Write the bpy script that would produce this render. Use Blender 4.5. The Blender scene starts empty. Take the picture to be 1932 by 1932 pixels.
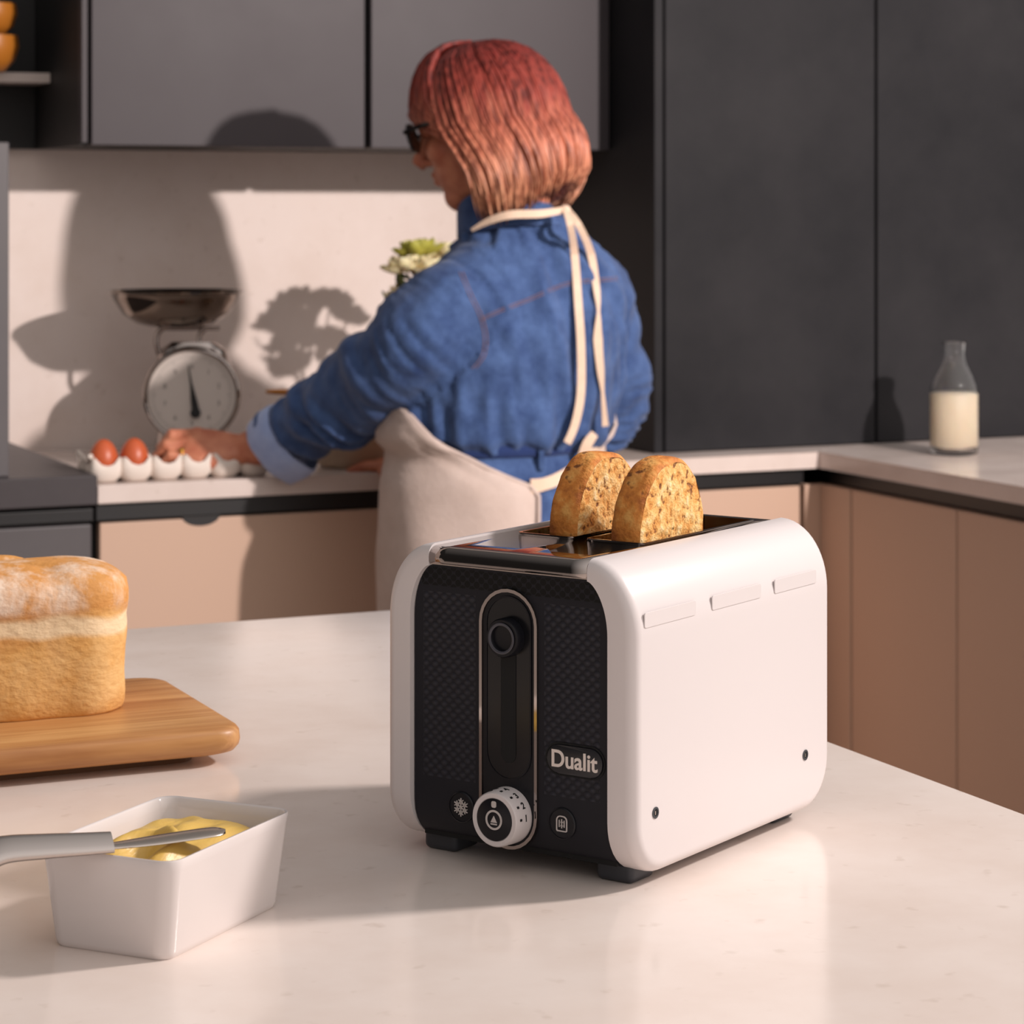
import bpy, bmesh, math, random
from mathutils import Vector, Matrix, noise
random.seed(7)
S = bpy.context.scene
COL = S.collection
PI = math.pi
# ------------------------------------------------------------------ camera, light
CAMZ = 1.335; ZC = 0.92; FPX = 4690.0; HY = 390.0
YAW = math.radians(24.4)
RX, RY = math.cos(YAW), -math.sin(YAW)
DX, DY = math.sin(YAW), math.cos(YAW)
def C(X, d, z): return Vector((X*RX + d*DX, X*RY + d*DY, z))          # right / forward / up from where the photographer stood
def Q(px, py, d): return C((px-966)/FPX*d, d, CAMZ-(py-HY)/FPX*d)
def V(*a): return Vector(a)

cd = bpy.data.cameras.new('camera'); cam = bpy.data.objects.new('camera', cd); COL.objects.link(cam)
cam.location = (0, 0, CAMZ); cam.rotation_euler = (PI/2, 0, -YAW)
cd.sensor_width = 36; cd.sensor_fit = 'HORIZONTAL'; cd.lens = FPX/1932*36
cd.shift_y = -(966-HY)/1932
cd.clip_start = 0.05
cd.dof.use_dof = True; cd.dof.focus_distance = 1.58; cd.dof.aperture_fstop = 17
S.camera = cam

w = bpy.data.worlds.new('world'); S.world = w; w.use_nodes = True
wn = w.node_tree.nodes; wl = w.node_tree.links
bg = wn['Background']; bg.inputs['Strength'].default_value = 0.52
tc = wn.new('ShaderNodeTexCoord'); sp = wn.new('ShaderNodeSeparateXYZ'); cr = wn.new('ShaderNodeValToRGB')
wl.new(tc.outputs['Generated'], sp.inputs[0]); wl.new(sp.outputs['Z'], cr.inputs[0]); wl.new(cr.outputs[0], bg.inputs['Color'])
e = cr.color_ramp.elements; e[0].position = 0.0; e[0].color = (.74, .67, .63, 1); e[1].position = .75; e[1].color = (.90, .86, .84, 1)

# the room is brighter behind and right of the photographer than on the left
vm = wn.new('ShaderNodeVectorMath'); vm.operation = 'DOT_PRODUCT'; wl.new(tc.outputs['Generated'], vm.inputs[0]); vm.inputs[1].default_value = (.62, -.78, .1)
mr_ = wn.new('ShaderNodeMapRange'); wl.new(vm.outputs['Value'], mr_.inputs[0]); mr_.inputs[1].default_value = -.6; mr_.inputs[2].default_value = .9; mr_.inputs[3].default_value = .06; mr_.inputs[4].default_value = 2.3
mx = wn.new('ShaderNodeMix'); mx.data_type = 'RGBA'; mx.blend_type = 'MULTIPLY'; mx.inputs[0].default_value = 1
wl.new(cr.outputs[0], mx.inputs[6]); wl.new(mr_.outputs[0], mx.inputs[7]); wl.new(mx.outputs[2], bg.inputs['Color'])

def spot(name, loc, target, power, color, size, angle, blend):
    l = bpy.data.lights.new(name, 'SPOT'); l.energy = power; l.color = color; l.shadow_soft_size = size
    l.spot_size = math.radians(angle); l.spot_blend = blend
    o = bpy.data.objects.new(name, l); COL.objects.link(o); o.location = loc
    o.rotation_euler = (Vector(target)-Vector(loc)).to_track_quat('-Z', 'Y').to_euler(); return o
spot('back_key_light', C(1.85, 1.74, 2.1), C(-.16, 4.30, 1.12), 400, (1, .89, .845), .045, 47, .10)
spot('island_key_light', C(2.65, 2.22, 2.98), C(-.05, 1.62, .95), 450, (1, .905, .865), .17, 34, .3)

S.view_settings.view_transform = 'Standard'; S.view_settings.look = 'None'
S.view_settings.gamma = 1; S.view_settings.use_curve_mapping = False
S.view_settings.exposure = 0.0

# ------------------------------------------------------------------ helpers
def lin(c):
    return tuple(((x/255)/12.92 if x/255 <= .04045 else ((x/255+.055)/1.055)**2.4) for x in c)
def mat(name, rgb, rough=.5, metal=0, spec=.5, **kw):
    m = bpy.data.materials.new(name); m.use_nodes = True
    b = m.node_tree.nodes['Principled BSDF']
    b.inputs['Base Color'].default_value = (*lin(rgb), 1)
    b.inputs['Roughness'].default_value = rough; b.inputs['Metallic'].default_value = metal
    b.inputs['Specular IOR Level'].default_value = spec
    for k, v in kw.items(): b.inputs[k.replace('_', ' ')].default_value = v
    return m
def N(m, t, **kw):
    n = m.node_tree.nodes.new(t)
    for k, v in kw.items(): setattr(n, k, v)
    return n
def L(m, a, b): m.node_tree.links.new(a, b)
def bsdf(m): return m.node_tree.nodes['Principled BSDF']
def coords(m, scale=(1, 1, 1), rot=(0, 0, 0)):
    t = N(m, 'ShaderNodeTexCoord'); mp = N(m, 'ShaderNodeMapping'); L(m, t.outputs['Object'], mp.inputs[0])
    mp.inputs['Scale'].default_value = scale; mp.inputs['Rotation'].default_value = rot; return mp.outputs[0]
def ramp_noise(m, stops, scale=5, detail=4, vec=None, rough=.5, dist=0):
    n = N(m, 'ShaderNodeTexNoise'); n.inputs['Scale'].default_value = scale; n.inputs['Detail'].default_value = detail
    n.inputs['Roughness'].default_value = rough; n.inputs['Distortion'].default_value = dist
    L(m, vec if vec else coords(m), n.inputs['Vector'])
    r = N(m, 'ShaderNodeValToRGB'); L(m, n.outputs['Fac'], r.inputs[0])
    el = r.color_ramp.elements
    el[0].position, el[0].color = stops[0][0], (*lin(stops[0][1]), 1)
    el[1].position, el[1].color = stops[-1][0], (*lin(stops[-1][1]), 1)
    for p, c in stops[1:-1]:
        q = el.new(p); q.color = (*lin(c), 1)
    return r.outputs[0], n.outputs['Fac']
def bump(m, h, strength=.3, dist=.001, prev=None):
    b = N(m, 'ShaderNodeBump'); b.inputs['Strength'].default_value = strength; b.inputs['Distance'].default_value = dist
    L(m, h, b.inputs['Height'])
    if prev: L(m, prev, b.inputs['Normal'])
    L(m, b.outputs[0], bsdf(m).inputs['Normal']); return b.outputs[0]
def mixc(m, fac, a, b, mode='MIX'):
    x = N(m, 'ShaderNodeMix', data_type='RGBA', blend_type=mode)
    if isinstance(fac, (int, float)): x.inputs[0].default_value = fac
    else: L(m, fac, x.inputs[0])
    for s, v in ((x.inputs[6], a), (x.inputs[7], b)):
        if isinstance(v, tuple): s.default_value = (*lin(v), 1)
        else: L(m, v, s)
    return x.outputs[2]
def math_(m, op, a, b=None, c=None):
    x = N(m, 'ShaderNodeMath', operation=op)
    for i, v in enumerate((a, b, c)):
        if v is None: continue
        if isinstance(v, (int, float)): x.inputs[i].default_value = v
        else: L(m, v, x.inputs[i])
    return x.outputs[0]

WM = {}
def wmat(o): return WM.get(o.name, Matrix.Identity(4)) if o else Matrix.Identity(4)
def tag(o, label=None, cat=None, group=None, kind=None):
    if label: o['label'] = label
    if cat: o['category'] = cat
    if group: o['group'] = group
    if kind: o['kind'] = kind
    return o
def thing(name, label, cat, loc=(0, 0, 0), rotz=0, group=None):
    o = bpy.data.objects.new(name, None); COL.objects.link(o); o.empty_display_size = .05
    o.location = loc; o.rotation_euler = (0, 0, rotz)
    WM[o.name] = Matrix.Translation(Vector(loc)) @ Matrix.Rotation(rotz, 4, 'Z')
    return tag(o, label, cat, group)
def obj(name, bm, m, parent=None, world=False, smooth=None, loc=None):
    """one mesh object; world=True: bm is in world coordinates; loc: give it its own origin"""
    if world: bm.transform(wmat(parent).inverted())
    if loc is not None: bm.transform(Matrix.Translation(-Vector(loc)))
    bmesh.ops.recalc_face_normals(bm, faces=bm.faces)
    me = bpy.data.meshes.new(name); bm.to_mesh(me); bm.free()
    if m:
        for k in (m if isinstance(m, (list, tuple)) else [m]): me.materials.append(k)
    o = bpy.data.objects.new(name, me); COL.objects.link(o)
    if parent: o.parent = parent
    if loc is not None: o.location = loc
    WM[o.name] = wmat(parent) @ (Matrix.Translation(Vector(loc)) if loc is not None else Matrix.Identity(4))
    if smooth is not None:
        for p in me.polygons: p.use_smooth = True
        if smooth < 180:
            lim = math.radians(smooth)
            b2 = bmesh.new(); b2.from_mesh(me)
            for ed in b2.edges:
                if len(ed.link_faces) == 2 and ed.calc_face_angle(0) > lim: ed.smooth = False
            b2.to_mesh(me); b2.free()
    return o
def BM(): return bmesh.new()
def box(bm, a, b, bevel=0, seg=2, M=None):
    x0, y0, z0 = [min(a[i], b[i]) for i in range(3)]; x1, y1, z1 = [max(a[i], b[i]) for i in range(3)]
    t = bmesh.new()
    vs = [t.verts.new(p) for p in ((x0,y0,z0),(x1,y0,z0),(x1,y1,z0),(x0,y1,z0),(x0,y0,z1),(x1,y0,z1),(x1,y1,z1),(x0,y1,z1))]
    for f in ((0,3,2,1),(4,5,6,7),(0,1,5,4),(1,2,6,5),(2,3,7,6),(3,0,4,7)): t.faces.new([vs[i] for i in f])
    if bevel: bmesh.ops.bevel(t, geom=t.edges[:], offset=bevel, segments=seg, affect='EDGES', profile=.5)
    if M: t.transform(M)
    join(bm, t)
def join(bm, t):
    me = bpy.data.meshes.new('t'); t.to_mesh(me); t.free(); bm.from_mesh(me); bpy.data.meshes.remove(me)
def loft(bm, rings, closed=True, cap=True):
    """rings: list of lists of points"""
    vr = [[bm.verts.new(p) for p in r] for r in rings]; n = len(rings[0])
    for a, b in zip(vr[:-1], vr[1:]):
        for i in range(n if closed else n-1):
            j = (i+1) % n; bm.faces.new((a[i], a[j], b[j], b[i]))
    if cap and closed:
        for r in (vr[0], vr[-1]):
            c = bm.verts.new(sum((v.co for v in r), Vector())/n)
            for i in range(n): bm.faces.new((r[i], r[(i+1) % n], c))
    return vr
def ering(c, a, b, n=20, pw=2.0):
    r = []
    for i in range(n):
        t = 2*PI*i/n; x, y = math.cos(t), math.sin(t)
        if pw != 2: x = math.copysign(abs(x)**(2/pw), x); y = math.copysign(abs(y)**(2/pw), y)
        r.append(Vector(c)+Vector(a)*x+Vector(b)*y)
    return r
def lathe(bm, prof, c=(0, 0, 0), n=40, M=None):
    t = bmesh.new(); rings = []
    for r, z in prof: rings.append([Vector((c[0]+max(r, 1e-5)*math.cos(2*PI*i/n), c[1]+max(r, 1e-5)*math.sin(2*PI*i/n), c[2]+z)) for i in range(n)])
    loft(t, rings, cap=False); bmesh.ops.remove_doubles(t, verts=t.verts[:], dist=2e-5)
    if M: t.transform(M)
    join(bm, t)
def tube(bm, pts, rad, n=12, flat=1.0, side=None, cap=True):
    """swept tube; rad number/list; flat = thickness ratio along the second axis; side = fixed first axis hint"""
    pts = [Vector(p) for p in pts]; k = len(pts)
    if isinstance(rad, (int, float)): rad = [rad]*k
    up = Vector(side) if side else None; rings = []; prev = None
    for i, p in enumerate(pts):
        t = (pts[min(i+1, k-1)]-pts[max(i-1, 0)]).normalized()
        if up is not None: a = up - t*up.dot(t)
        else:
            ref = prev if prev is not None else (Vector((0, 0, 1)) if abs(t.z) < .9 else Vector((1, 0, 0)))
            a = ref - t*ref.dot(t)
        a.normalize(); prev = a; b = t.cross(a)
        rings.append(ering(p, a*rad[i], b*rad[i]*flat, n))
    loft(bm, rings, cap=cap)
def smoothpath(pts, sub=4):
    pts = [Vector(p) for p in pts]; out = []
    for i in range(len(pts)-1):
        p0 = pts[max(i-1, 0)]; p1 = pts[i]; p2 = pts[i+1]; p3 = pts[min(i+2, len(pts)-1)]
        for s in range(sub):
            t = s/sub
            out.append(.5*((2*p1)+(p2-p0)*t+(2*p0-5*p1+4*p2-p3)*t*t+(3*p1-p0-3*p2+p3)*t**3))
    out.append(pts[-1]); return out
def interp(st, t):
    """st: list of (t, v0, v1...) piecewise linear with smoothing"""
    if t <= st[0][0]: return st[0][1:]
    for a, b in zip(st[:-1], st[1:]):
        if t <= b[0]:
            f = (t-a[0])/(b[0]-a[0]); return tuple(x+(y-x)*f for x, y in zip(a[1:], b[1:]))
    return st[-1][1:]
def bake(o):
    dg = bpy.context.evaluated_depsgraph_get(); dg.update()
    me = bpy.data.meshes.new_from_object(o.evaluated_get(dg)); o.modifiers.clear(); old = o.data; o.data = me
    bpy.data.meshes.remove(old); return o
def remesh(o, vox, smooth=2):
    m = o.modifiers.new('r', 'REMESH'); m.mode = 'VOXEL'; m.voxel_size = vox; m.use_smooth_shade = True
    if smooth:
        s = o.modifiers.new('s', 'SMOOTH'); s.iterations = smooth; s.factor = .6
    bake(o)
    for p in o.data.polygons: p.use_smooth = True
    return o
def displace(o, f):
    me = o.data; nrm = [v.normal.copy() for v in me.vertices]
    for v, n in zip(me.vertices, nrm):
        v.co += n*f(v.co, n)
    me.update()
def rrect(w, h, r, n=6, cx=0, cy=0):
    """rounded rectangle outline (list of 2d), r may be 4-tuple: br, tr, tl, bl"""
    if isinstance(r, (int, float)): r = (r,)*4
    out = []
    for k, (sx, sy) in enumerate(((1, -1), (1, 1), (-1, 1), (-1, -1))):
        rr = r[k]; x, y = cx+sx*(w/2-rr), cy+sy*(h/2-rr); a0 = -PI/2 + k*PI/2
        for i in range(n+1):
            a = a0+PI/2*i/n; out.append((x+rr*math.cos(a), y+rr*math.sin(a)))
    return out
def prism(bm, outline, t0, t1, axis='y', bevel=0, M=None):
    """extrude a 2d outline; axis y: outline in x,z, thickness from y=t0 to t1"""
    P = {'y': lambda a, b, t: (a, t, b), 'z': lambda a, b, t: (a, b, t), 'x': lambda a, b, t: (t, a, b)}[axis]
    t = bmesh.new(); n = len(outline)
    A = [t.verts.new(P(a, b, t0)) for a, b in outline]; B = [t.verts.new(P(a, b, t1)) for a, b in outline]
    fa = t.faces.new(A); fb = t.faces.new(B)
    for i in range(n): t.faces.new((A[i], A[(i+1) % n], B[(i+1) % n], B[i]))
    if bevel:
        bmesh.ops.bevel(t, geom=list({e for f in (fa, fb) for e in f.edges}), offset=bevel, segments=2, affect='EDGES', profile=.5)
    if M: t.transform(M)
    join(bm, t)
def text(name, s, size, M, m, parent, extrude=.0002, bold=0, align='CENTER'):
    cu = bpy.data.curves.new('t', 'FONT'); cu.body = s; cu.size = size; cu.extrude = extrude; cu.offset = bold
    cu.align_x = align; cu.align_y = 'CENTER'
    o = bpy.data.objects.new('t', cu); COL.objects.link(o)
    dg = bpy.context.evaluated_depsgraph_get(); me = bpy.data.meshes.new_from_object(o.evaluated_get(dg))
    bpy.data.objects.remove(o); me.transform(M)
    b = bmesh.new(); b.from_mesh(me); bpy.data.meshes.remove(me)
    return obj(name, b, m, parent)

# ------------------------------------------------------------------ materials
def stone(name, c1, c2, rough=.1):
    m = mat(name, c1, rough, spec=.5)
    col, f = ramp_noise(m, [(.3, c2), (.62, c1)], 9, 5, rough=.6)
    col2, f2 = ramp_noise(m, [(.66, (255, 255, 255)), (.78, (214, 205, 196))], 60, 2)
    L(m, mixc(m, .35, col, col2, 'MULTIPLY'), bsdf(m).inputs['Base Color'])
    r = N(m, 'ShaderNodeMapRange'); L(m, f, r.inputs[0]); r.inputs[3].default_value = rough*.8; r.inputs[4].default_value = rough*1.6
    L(m, r.outputs[0], bsdf(m).inputs['Roughness']); return m
M_stone = stone('island_quartz', (238, 225, 217), (230, 214, 204), .13)
M_stone2 = stone('counter_quartz', (213, 199, 192), (205, 190, 182), .2)
M_splash = stone('splashback_stone', (236, 220, 212), (228, 210, 200), .35)
def dark_panel(name, c1, c2, rough=.42, metal=0.0, spec=.5):
    m = mat(name, c1, rough, metal, spec=spec); col, f = ramp_noise(m, [(.3, c2), (.7, c1)], 3.2, 6, rough=.62)
    L(m, col, bsdf(m).inputs['Base Color'])
    r = N(m, 'ShaderNodeMapRange'); L(m, f, r.inputs[0]); r.inputs[3].default_value = rough*.85; r.inputs[4].default_value = rough*1.2
    L(m, r.outputs[0], bsdf(m).inputs['Roughness']); return m
M_tall = dark_panel('dark_mottled_laminate', (46, 45, 47), (30, 30, 33), .55, spec=.12)
M_upper = dark_panel('grey_satin_lacquer', (70, 65, 68), (66, 61, 64), .45, spec=.2)
M_black = mat('black_carcass', (26, 25, 26), .6)
M_rail = mat('black_rail', (22, 22, 24), .4)
M_hob = dark_panel('dark_worktop', (74, 69, 71), (62, 58, 60), .45, spec=.25)
M_range = dark_panel('dark_grey_unit', (88, 84, 86), (80, 76, 78), .45)
M_beige = mat('beige_lacquer', (196, 166, 146), .5, spec=.3)
M_floor = mat('floor_tile', (196, 180, 166), .4)
M_wall = mat('wall_paint', (190, 176, 164), .8)
M_white = mat('white_gloss_enamel', (217, 209, 208), .33, spec=.4)
M_chrome = mat('polished_steel', (170, 160, 155), .06, 1)
M_chromeb = mat('brushed_steel', (200, 188, 180), .22, 1)
M_blackpl = mat('black_plastic', (17, 17, 23), .35, spec=.35)
M_foot = mat('grey_black_rubber', (52, 54, 60), .5)
M_slot = mat('matt_black', (8, 8, 9), .8)
M_mark = mat('pale_print', (200, 192, 188), .5)
M_ink = mat('black_print', (20, 20, 22), .6)
M_porc = mat('white_porcelain', (224, 215, 212), .12, spec=.5)
M_glass = mat('clear_glass', (255, 255, 255), .01, Transmission_Weight=1.0, IOR=1.45)
M_milk = mat('milk', (250, 234, 208), .35, Subsurface_Weight=.2, Subsurface_Radius=(.02, .015, .01))
M_steelbowl = mat('mirror_steel', (128, 116, 106), .05, 1)
M_knife = mat('satin_cutlery_steel', (196, 186, 180), .2, 1)
M_wood2 = mat('amber_wood', (176, 108, 36), .4)

# front panel of the toaster: dimple grid and three rows of vent holes, drawn in the panel's own x and z
def panel_mat():
    m = mat('embossed_black_plastic', (26, 26, 33), .5, spec=.3)
    t = N(m, 'ShaderNodeTexCoord'); s = N(m, 'ShaderNodeSeparateXYZ'); L(m, t.outputs['Object'], s.inputs[0])
    x, z = s.outputs['X'], s.outputs['Z']
    def lattice(px, pz, ox, oz, rx, rz):
        def cell(v, p, o):
            a = math_(m, 'ADD', math_(m, 'DIVIDE', v, p), 100+o); f = math_(m, 'FRACT', a); return math_(m, 'MULTIPLY', math_(m, 'SUBTRACT', f, .5), p)
        a = math_(m, 'DIVIDE', cell(x, px, ox), rx); b = math_(m, 'DIVIDE', cell(z, pz, oz), rz)
        d = math_(m, 'SQRT', math_(m, 'ADD', math_(m, 'MULTIPLY', a, a), math_(m, 'MULTIPLY', b, b)))
        return math_(m, 'SUBTRACT', 1.0, d, None)
    def both(px, pz, rx, rz):
        A = lattice(px, pz, 0, 0, rx, rz); B = lattice(px, pz, .5, .5, rx, rz)
        return math_(m, 'MAXIMUM', math_(m, 'MAXIMUM', A, B), 0.0)
    def step(v, a, b): return math_(m, 'MULTIPLY', math_(m, 'GREATER_THAN', v, a), math_(m, 'LESS_THAN', v, b))
    dim = both(.0072, .0062, .0026, .0022)
    ax = math_(m, 'ABSOLUTE', x)
    area = math_(m, 'MULTIPLY', step(ax, .026, .067), step(z, .052, .170))
    dimple = math_(m, 'MULTIPLY', dim, area)
    hol = both(.0072, .0062, .0024, .0023)
    ha = math_(m, 'MULTIPLY', step(z, .1738, .1858), math_(m, 'LESS_THAN', ax, .068))
    low = math_(m, 'LESS_THAN', math_(m, 'ADD', math_(m, 'MULTIPLY', x, x), 0), .0033)
    hole = math_(m, 'MULTIPLY', math_(m, 'GREATER_THAN', math_(m, 'MULTIPLY', hol, ha), .05), 1.0)
    L(m, mixc(m, hole, mixc(m, math_(m, 'MULTIPLY', dimple, .5), (25, 25, 32), (66, 66, 76)), (1, 1, 2)), bsdf(m).inputs['Base Color'])  # dimples painted lighter as glints, vent holes painted black
    h = math_(m, 'SUBTRACT', math_(m, 'MULTIPLY', dimple, .6), math_(m, 'MULTIPLY', hole, .8))
    bump(m, h, .9, .001); return m
M_panel = panel_mat()

def toast_mat(crumb):
    m = mat('toast_crumb' if crumb else 'toast_crust', (200, 140, 70), .75)
    if crumb:
        c, f = ramp_noise(m, [(.3, (176, 100, 34)), (.43, (226, 158, 76)), (.55, (242, 196, 124)), (.7, (252, 230, 186))], 85, 6, rough=.7)
        c2, f2 = ramp_noise(m, [(.33, (100, 50, 16)), (.40, (255, 255, 255))], 170, 2)
    else:
        c, f = ramp_noise(m, [(.3, (158, 84, 28)), (.5, (212, 132, 54)), (.7, (236, 178, 98))], 60, 5, rough=.6)
        c2, f2 = ramp_noise(m, [(.30, (80, 40, 14)), (.38, (255, 255, 255))], 140, 2)
    col = mixc(m, .75, c, c2, 'MULTIPLY'); L(m, col, bsdf(m).inputs['Base Color'])
    bump(m, math_(m, 'ADD', f, math_(m, 'MULTIPLY', f2, .6)), 1.0, .0025); return m
M_crumb, M_crust = toast_mat(1), toast_mat(0)

def loaf_mat(z0, z1):
    m = mat('floured_crust', (220, 160, 90), .7)
    t = N(m, 'ShaderNodeTexCoord'); s = N(m, 'ShaderNodeSeparateXYZ'); L(m, t.outputs['Object'], s.inputs[0])
    c, f = ramp_noise(m, [(.28, (196, 132, 62)), (.5, (222, 168, 96)), (.72, (236, 194, 132))], 14, 6, rough=.65)
    cb_, fb_ = ramp_noise(m, [(.40, (196, 150, 112)), (.60, (255, 255, 255))], 9, 3)
    c = mixc(m, .8, c, cb_, 'MULTIPLY')
    # floury top crust and pale split band round the tin line
    fl, f1 = ramp_noise(m, [(.46, (0, 0, 0)), (.66, (255, 255, 255))], 22, 6, rough=.7, vec=coords(m, (1, 1, .45)))
    top = N(m, 'ShaderNodeMapRange'); L(m, s.outputs['Z'], top.inputs[0])
    top.inputs[1].default_value = .076; top.inputs[2].default_value = .083
    c = mixc(m, math_(m, 'MULTIPLY', top.outputs[0], .8), c, mixc(m, .9, (206, 140, 70), (214, 150, 80)))
    c = mixc(m, math_(m, 'MULTIPLY', fl, math_(m, 'MULTIPLY', top.outputs[0], .85)), c, (244, 226, 208))
    n2 = N(m, 'ShaderNodeTexNoise'); n2.inputs['Scale'].default_value = 16; L(m, coords(m), n2.inputs[0])
    zz = math_(m, 'ADD', s.outputs['Z'], math_(m, 'MULTIPLY', math_(m, 'SUBTRACT', n2.outputs[0], .5), .022))
    band = math_(m, 'MULTIPLY', math_(m, 'SUBTRACT', 1.0, math_(m, 'MINIMUM', math_(m, 'DIVIDE', math_(m, 'ABSOLUTE', math_(m, 'SUBTRACT', zz, .069)), .0085), 1.0)), 1.6)
    band = math_(m, 'MINIMUM', band, .8)
    c = mixc(m, band, c, (240, 216, 178)); L(m, c, bsdf(m).inputs['Base Color'])
    nb = N(m, 'ShaderNodeTexNoise'); nb.inputs['Scale'].default_value = 130; nb.inputs['Detail'].default_value = 3; L(m, coords(m, (1, 1, 1.6)), nb.inputs[0])
    bump(m, math_(m, 'ADD', nb.outputs[0], math_(m, 'MULTIPLY', f, .8)), .45, .003); return m

def wood_mat():
    m = mat('oak_board', (190, 138, 84), .42)
    v = coords(m, (1.4, 26, 10)); c, f = ramp_noise(m, [(.32, (164, 108, 58)), (.5, (188, 134, 80)), (.68, (206, 156, 100))], 1.6, 5, vec=v, dist=.6)
    v2 = coords(m, (6, 190, 60)); c2, f2 = ramp_noise(m, [(.35, (214, 196, 178)), (.6, (255, 255, 255))], 2, 3, vec=v2)
    L(m, mixc(m, .6, c, c2, 'MULTIPLY'), bsdf(m).inputs['Base Color']); bump(m, f2, .15, .0006); return m
M_oak = wood_mat()

def cloth(name, c1, c2, scale=420, rough=.85, big=None):
    m = mat(name, c1, rough, spec=.2); v = coords(m)
    c, f = ramp_noise(m, [(.3, c2), (.7, c1)], 22, 6, rough=.7)
    n = N(m, 'ShaderNodeTexNoise'); n.inputs['Scale'].default_value = scale; n.inputs['Detail'].default_value = 1; L(m, v, n.inputs[0])
    L(m, c, bsdf(m).inputs['Base Color'])
    bsdf(m).inputs['Sheen Weight'].default_value = .15
    bump(m, math_(m, 'ADD', math_(m, 'MULTIPLY', n.outputs[0], .25), math_(m, 'MULTIPLY', f, .9)), .5, .004); return m
M_denim = cloth('blue_denim', (76, 101, 147), (42, 62, 104))
M_denimin = cloth('pale_denim_inside', (172, 186, 220), (146, 162, 204))
M_apron = cloth('cream_cotton', (201, 183, 174), (189, 170, 160))
M_strap = cloth('cream_tape', (226, 200, 178), (214, 186, 162))
M_stitch = mat('orange_thread', (120, 92, 96), .8)
M_gloss_dark = mat('dark_lens', (12, 12, 14), .12)
M_gold = mat('gold', (226, 170, 80), .2, 1)
def skin_mat():
    m = mat('skin', (196, 124, 92), .5, Subsurface_Weight=.12, Subsurface_Radius=(.012, .005, .003))
    c, f = ramp_noise(m, [(.3, (176, 100, 74)), (.7, (206, 136, 104))], 38, 4); L(m, c, bsdf(m).inputs['Base Color'])
    nb = N(m, 'ShaderNodeTexNoise'); nb.inputs['Scale'].default_value = 160; nb.inputs['Detail'].default_value = 4; L(m, coords(m), nb.inputs[0])
    bump(m, nb.outputs[0], .5, .002); return m
M_skin = skin_mat()
def hair_mat():
    m = mat('dyed_hair', (200, 110, 90), .42, spec=.4)
    t = N(m, 'ShaderNodeTexCoord'); s = N(m, 'ShaderNodeSeparateXYZ'); L(m, t.outputs['Object'], s.inputs[0])
    nz = N(m, 'ShaderNodeTexNoise'); nz.inputs['Scale'].default_value = 1; nz.inputs['Detail'].default_value = 3; L(m, coords(m, (90, 90, 7)), nz.inputs[0])
    zz = math_(m, 'ADD', s.outputs['Z'], math_(m, 'MULTIPLY', math_(m, 'SUBTRACT', nz.outputs[0], .5), .10))
    r = N(m, 'ShaderNodeValToRGB'); mr = N(m, 'ShaderNodeMapRange'); L(m, zz, mr.inputs[0]); mr.inputs[1].default_value = 1.33; mr.inputs[2].default_value = 1.57
    L(m, mr.outputs[0], r.inputs[0]); el = r.color_ramp.elements
    el[0].position = 0; el[0].color = (*lin((208, 152, 118)), 1); el[1].position = 1; el[1].color = (*lin((124, 44, 38)), 1)
    q = el.new(.42); q.color = (*lin((192, 116, 90)), 1); q = el.new(.72); q.color = (*lin((146, 62, 50)), 1)
    dk, f = ramp_noise(m, [(.38, (120, 66, 56)), (.56, (255, 255, 255))], 1.3, 4, vec=coords(m, (110, 110, 8)))  # dark streaks painted for the shaded gaps between strands
    L(m, mixc(m, .75, r.outputs[0], dk, 'MULTIPLY'), bsdf(m).inputs['Base Color'])
    bump(m, f, .6, .003); return m
M_hair = hair_mat()

# ------------------------------------------------------------------ room shell
def struct(name, bm, m, **k): return tag(obj(name, bm, m, **k), kind='structure')
YW = 4.19                                  # back wall
b = BM(); box(b, (-3.5, -1.2, -.05), (5.2, YW+.1, 0)); struct('floor', b, M_floor)
b = BM(); box(b, (-3.5, YW, 0), (5.2, YW+.1, 3.1)); struct('wall_back', b, M_splash)

# left: dark unit with its thick worktop
o = thing('base_cabinet', 'dark grey base unit under the dark worktop, left of the beige doors', 'cabinet', (.45, 3.9, 0))
b = BM(); box(b, (-.6, 3.66, .1), (.962, YW-.01, .892)); obj('body', b, M_black, o, world=True)
b = BM(); box(b, (-.6, 3.628, .866), (.962, 3.66, .886), .002); obj('rail', b, M_rail, o, world=True)
b = BM(); box(b, (.40, 3.632, .12), (.960, 3.66, .862), .003); obj('door', b, M_range, o, world=True)
b = BM(); box(b, (-.6, 3.632, .12), (.395, 3.66, .862), .003); obj('door', b, M_range, o, world=True)
b = BM(); box(b, (-.6, 3.70, 0), (.962, 3.72, .1)); obj('plinth', b, M_black, o, world=True)
b = BM(); box(b, (-.6, 3.612, .8925), (.9635, YW-.002, .937), .002)
tag(obj('dark_worktop', b, M_hob), 'dark grey worktop at left, slightly higher than the pale counter beside it', 'worktop')
b = BM(); box(b, (.35, 3.64, .9372), (.838, 3.662, 1.43), .002)
tag(obj('upright_panel', b, M_range), 'tall dark upright panel standing on the dark worktop at the left edge', 'panel')

# pale counter (L shape)
b = BM()
CT0, CT1 = .8925, .92
out = [(.9665, 3.62), (2.213, 3.62), (2.213, 1.9), (2.9, 1.9), (2.9, 3.704), (2.9, 3.7), (1.9405, 3.7), (1.9405, YW-.003), (.9665, YW-.003)]
out = [(.9665, 3.62), (2.213, 3.62), (2.213, 1.9), (2.9, 1.9), (2.9, 4.18), (.9665, 4.18)]
prism(b, out, CT0, CT1, 'z', .0015)
tag(obj('back_counter', b, M_stone2), 'pale stone counter along the back wall, turning the corner at right', 'worktop')

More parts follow.
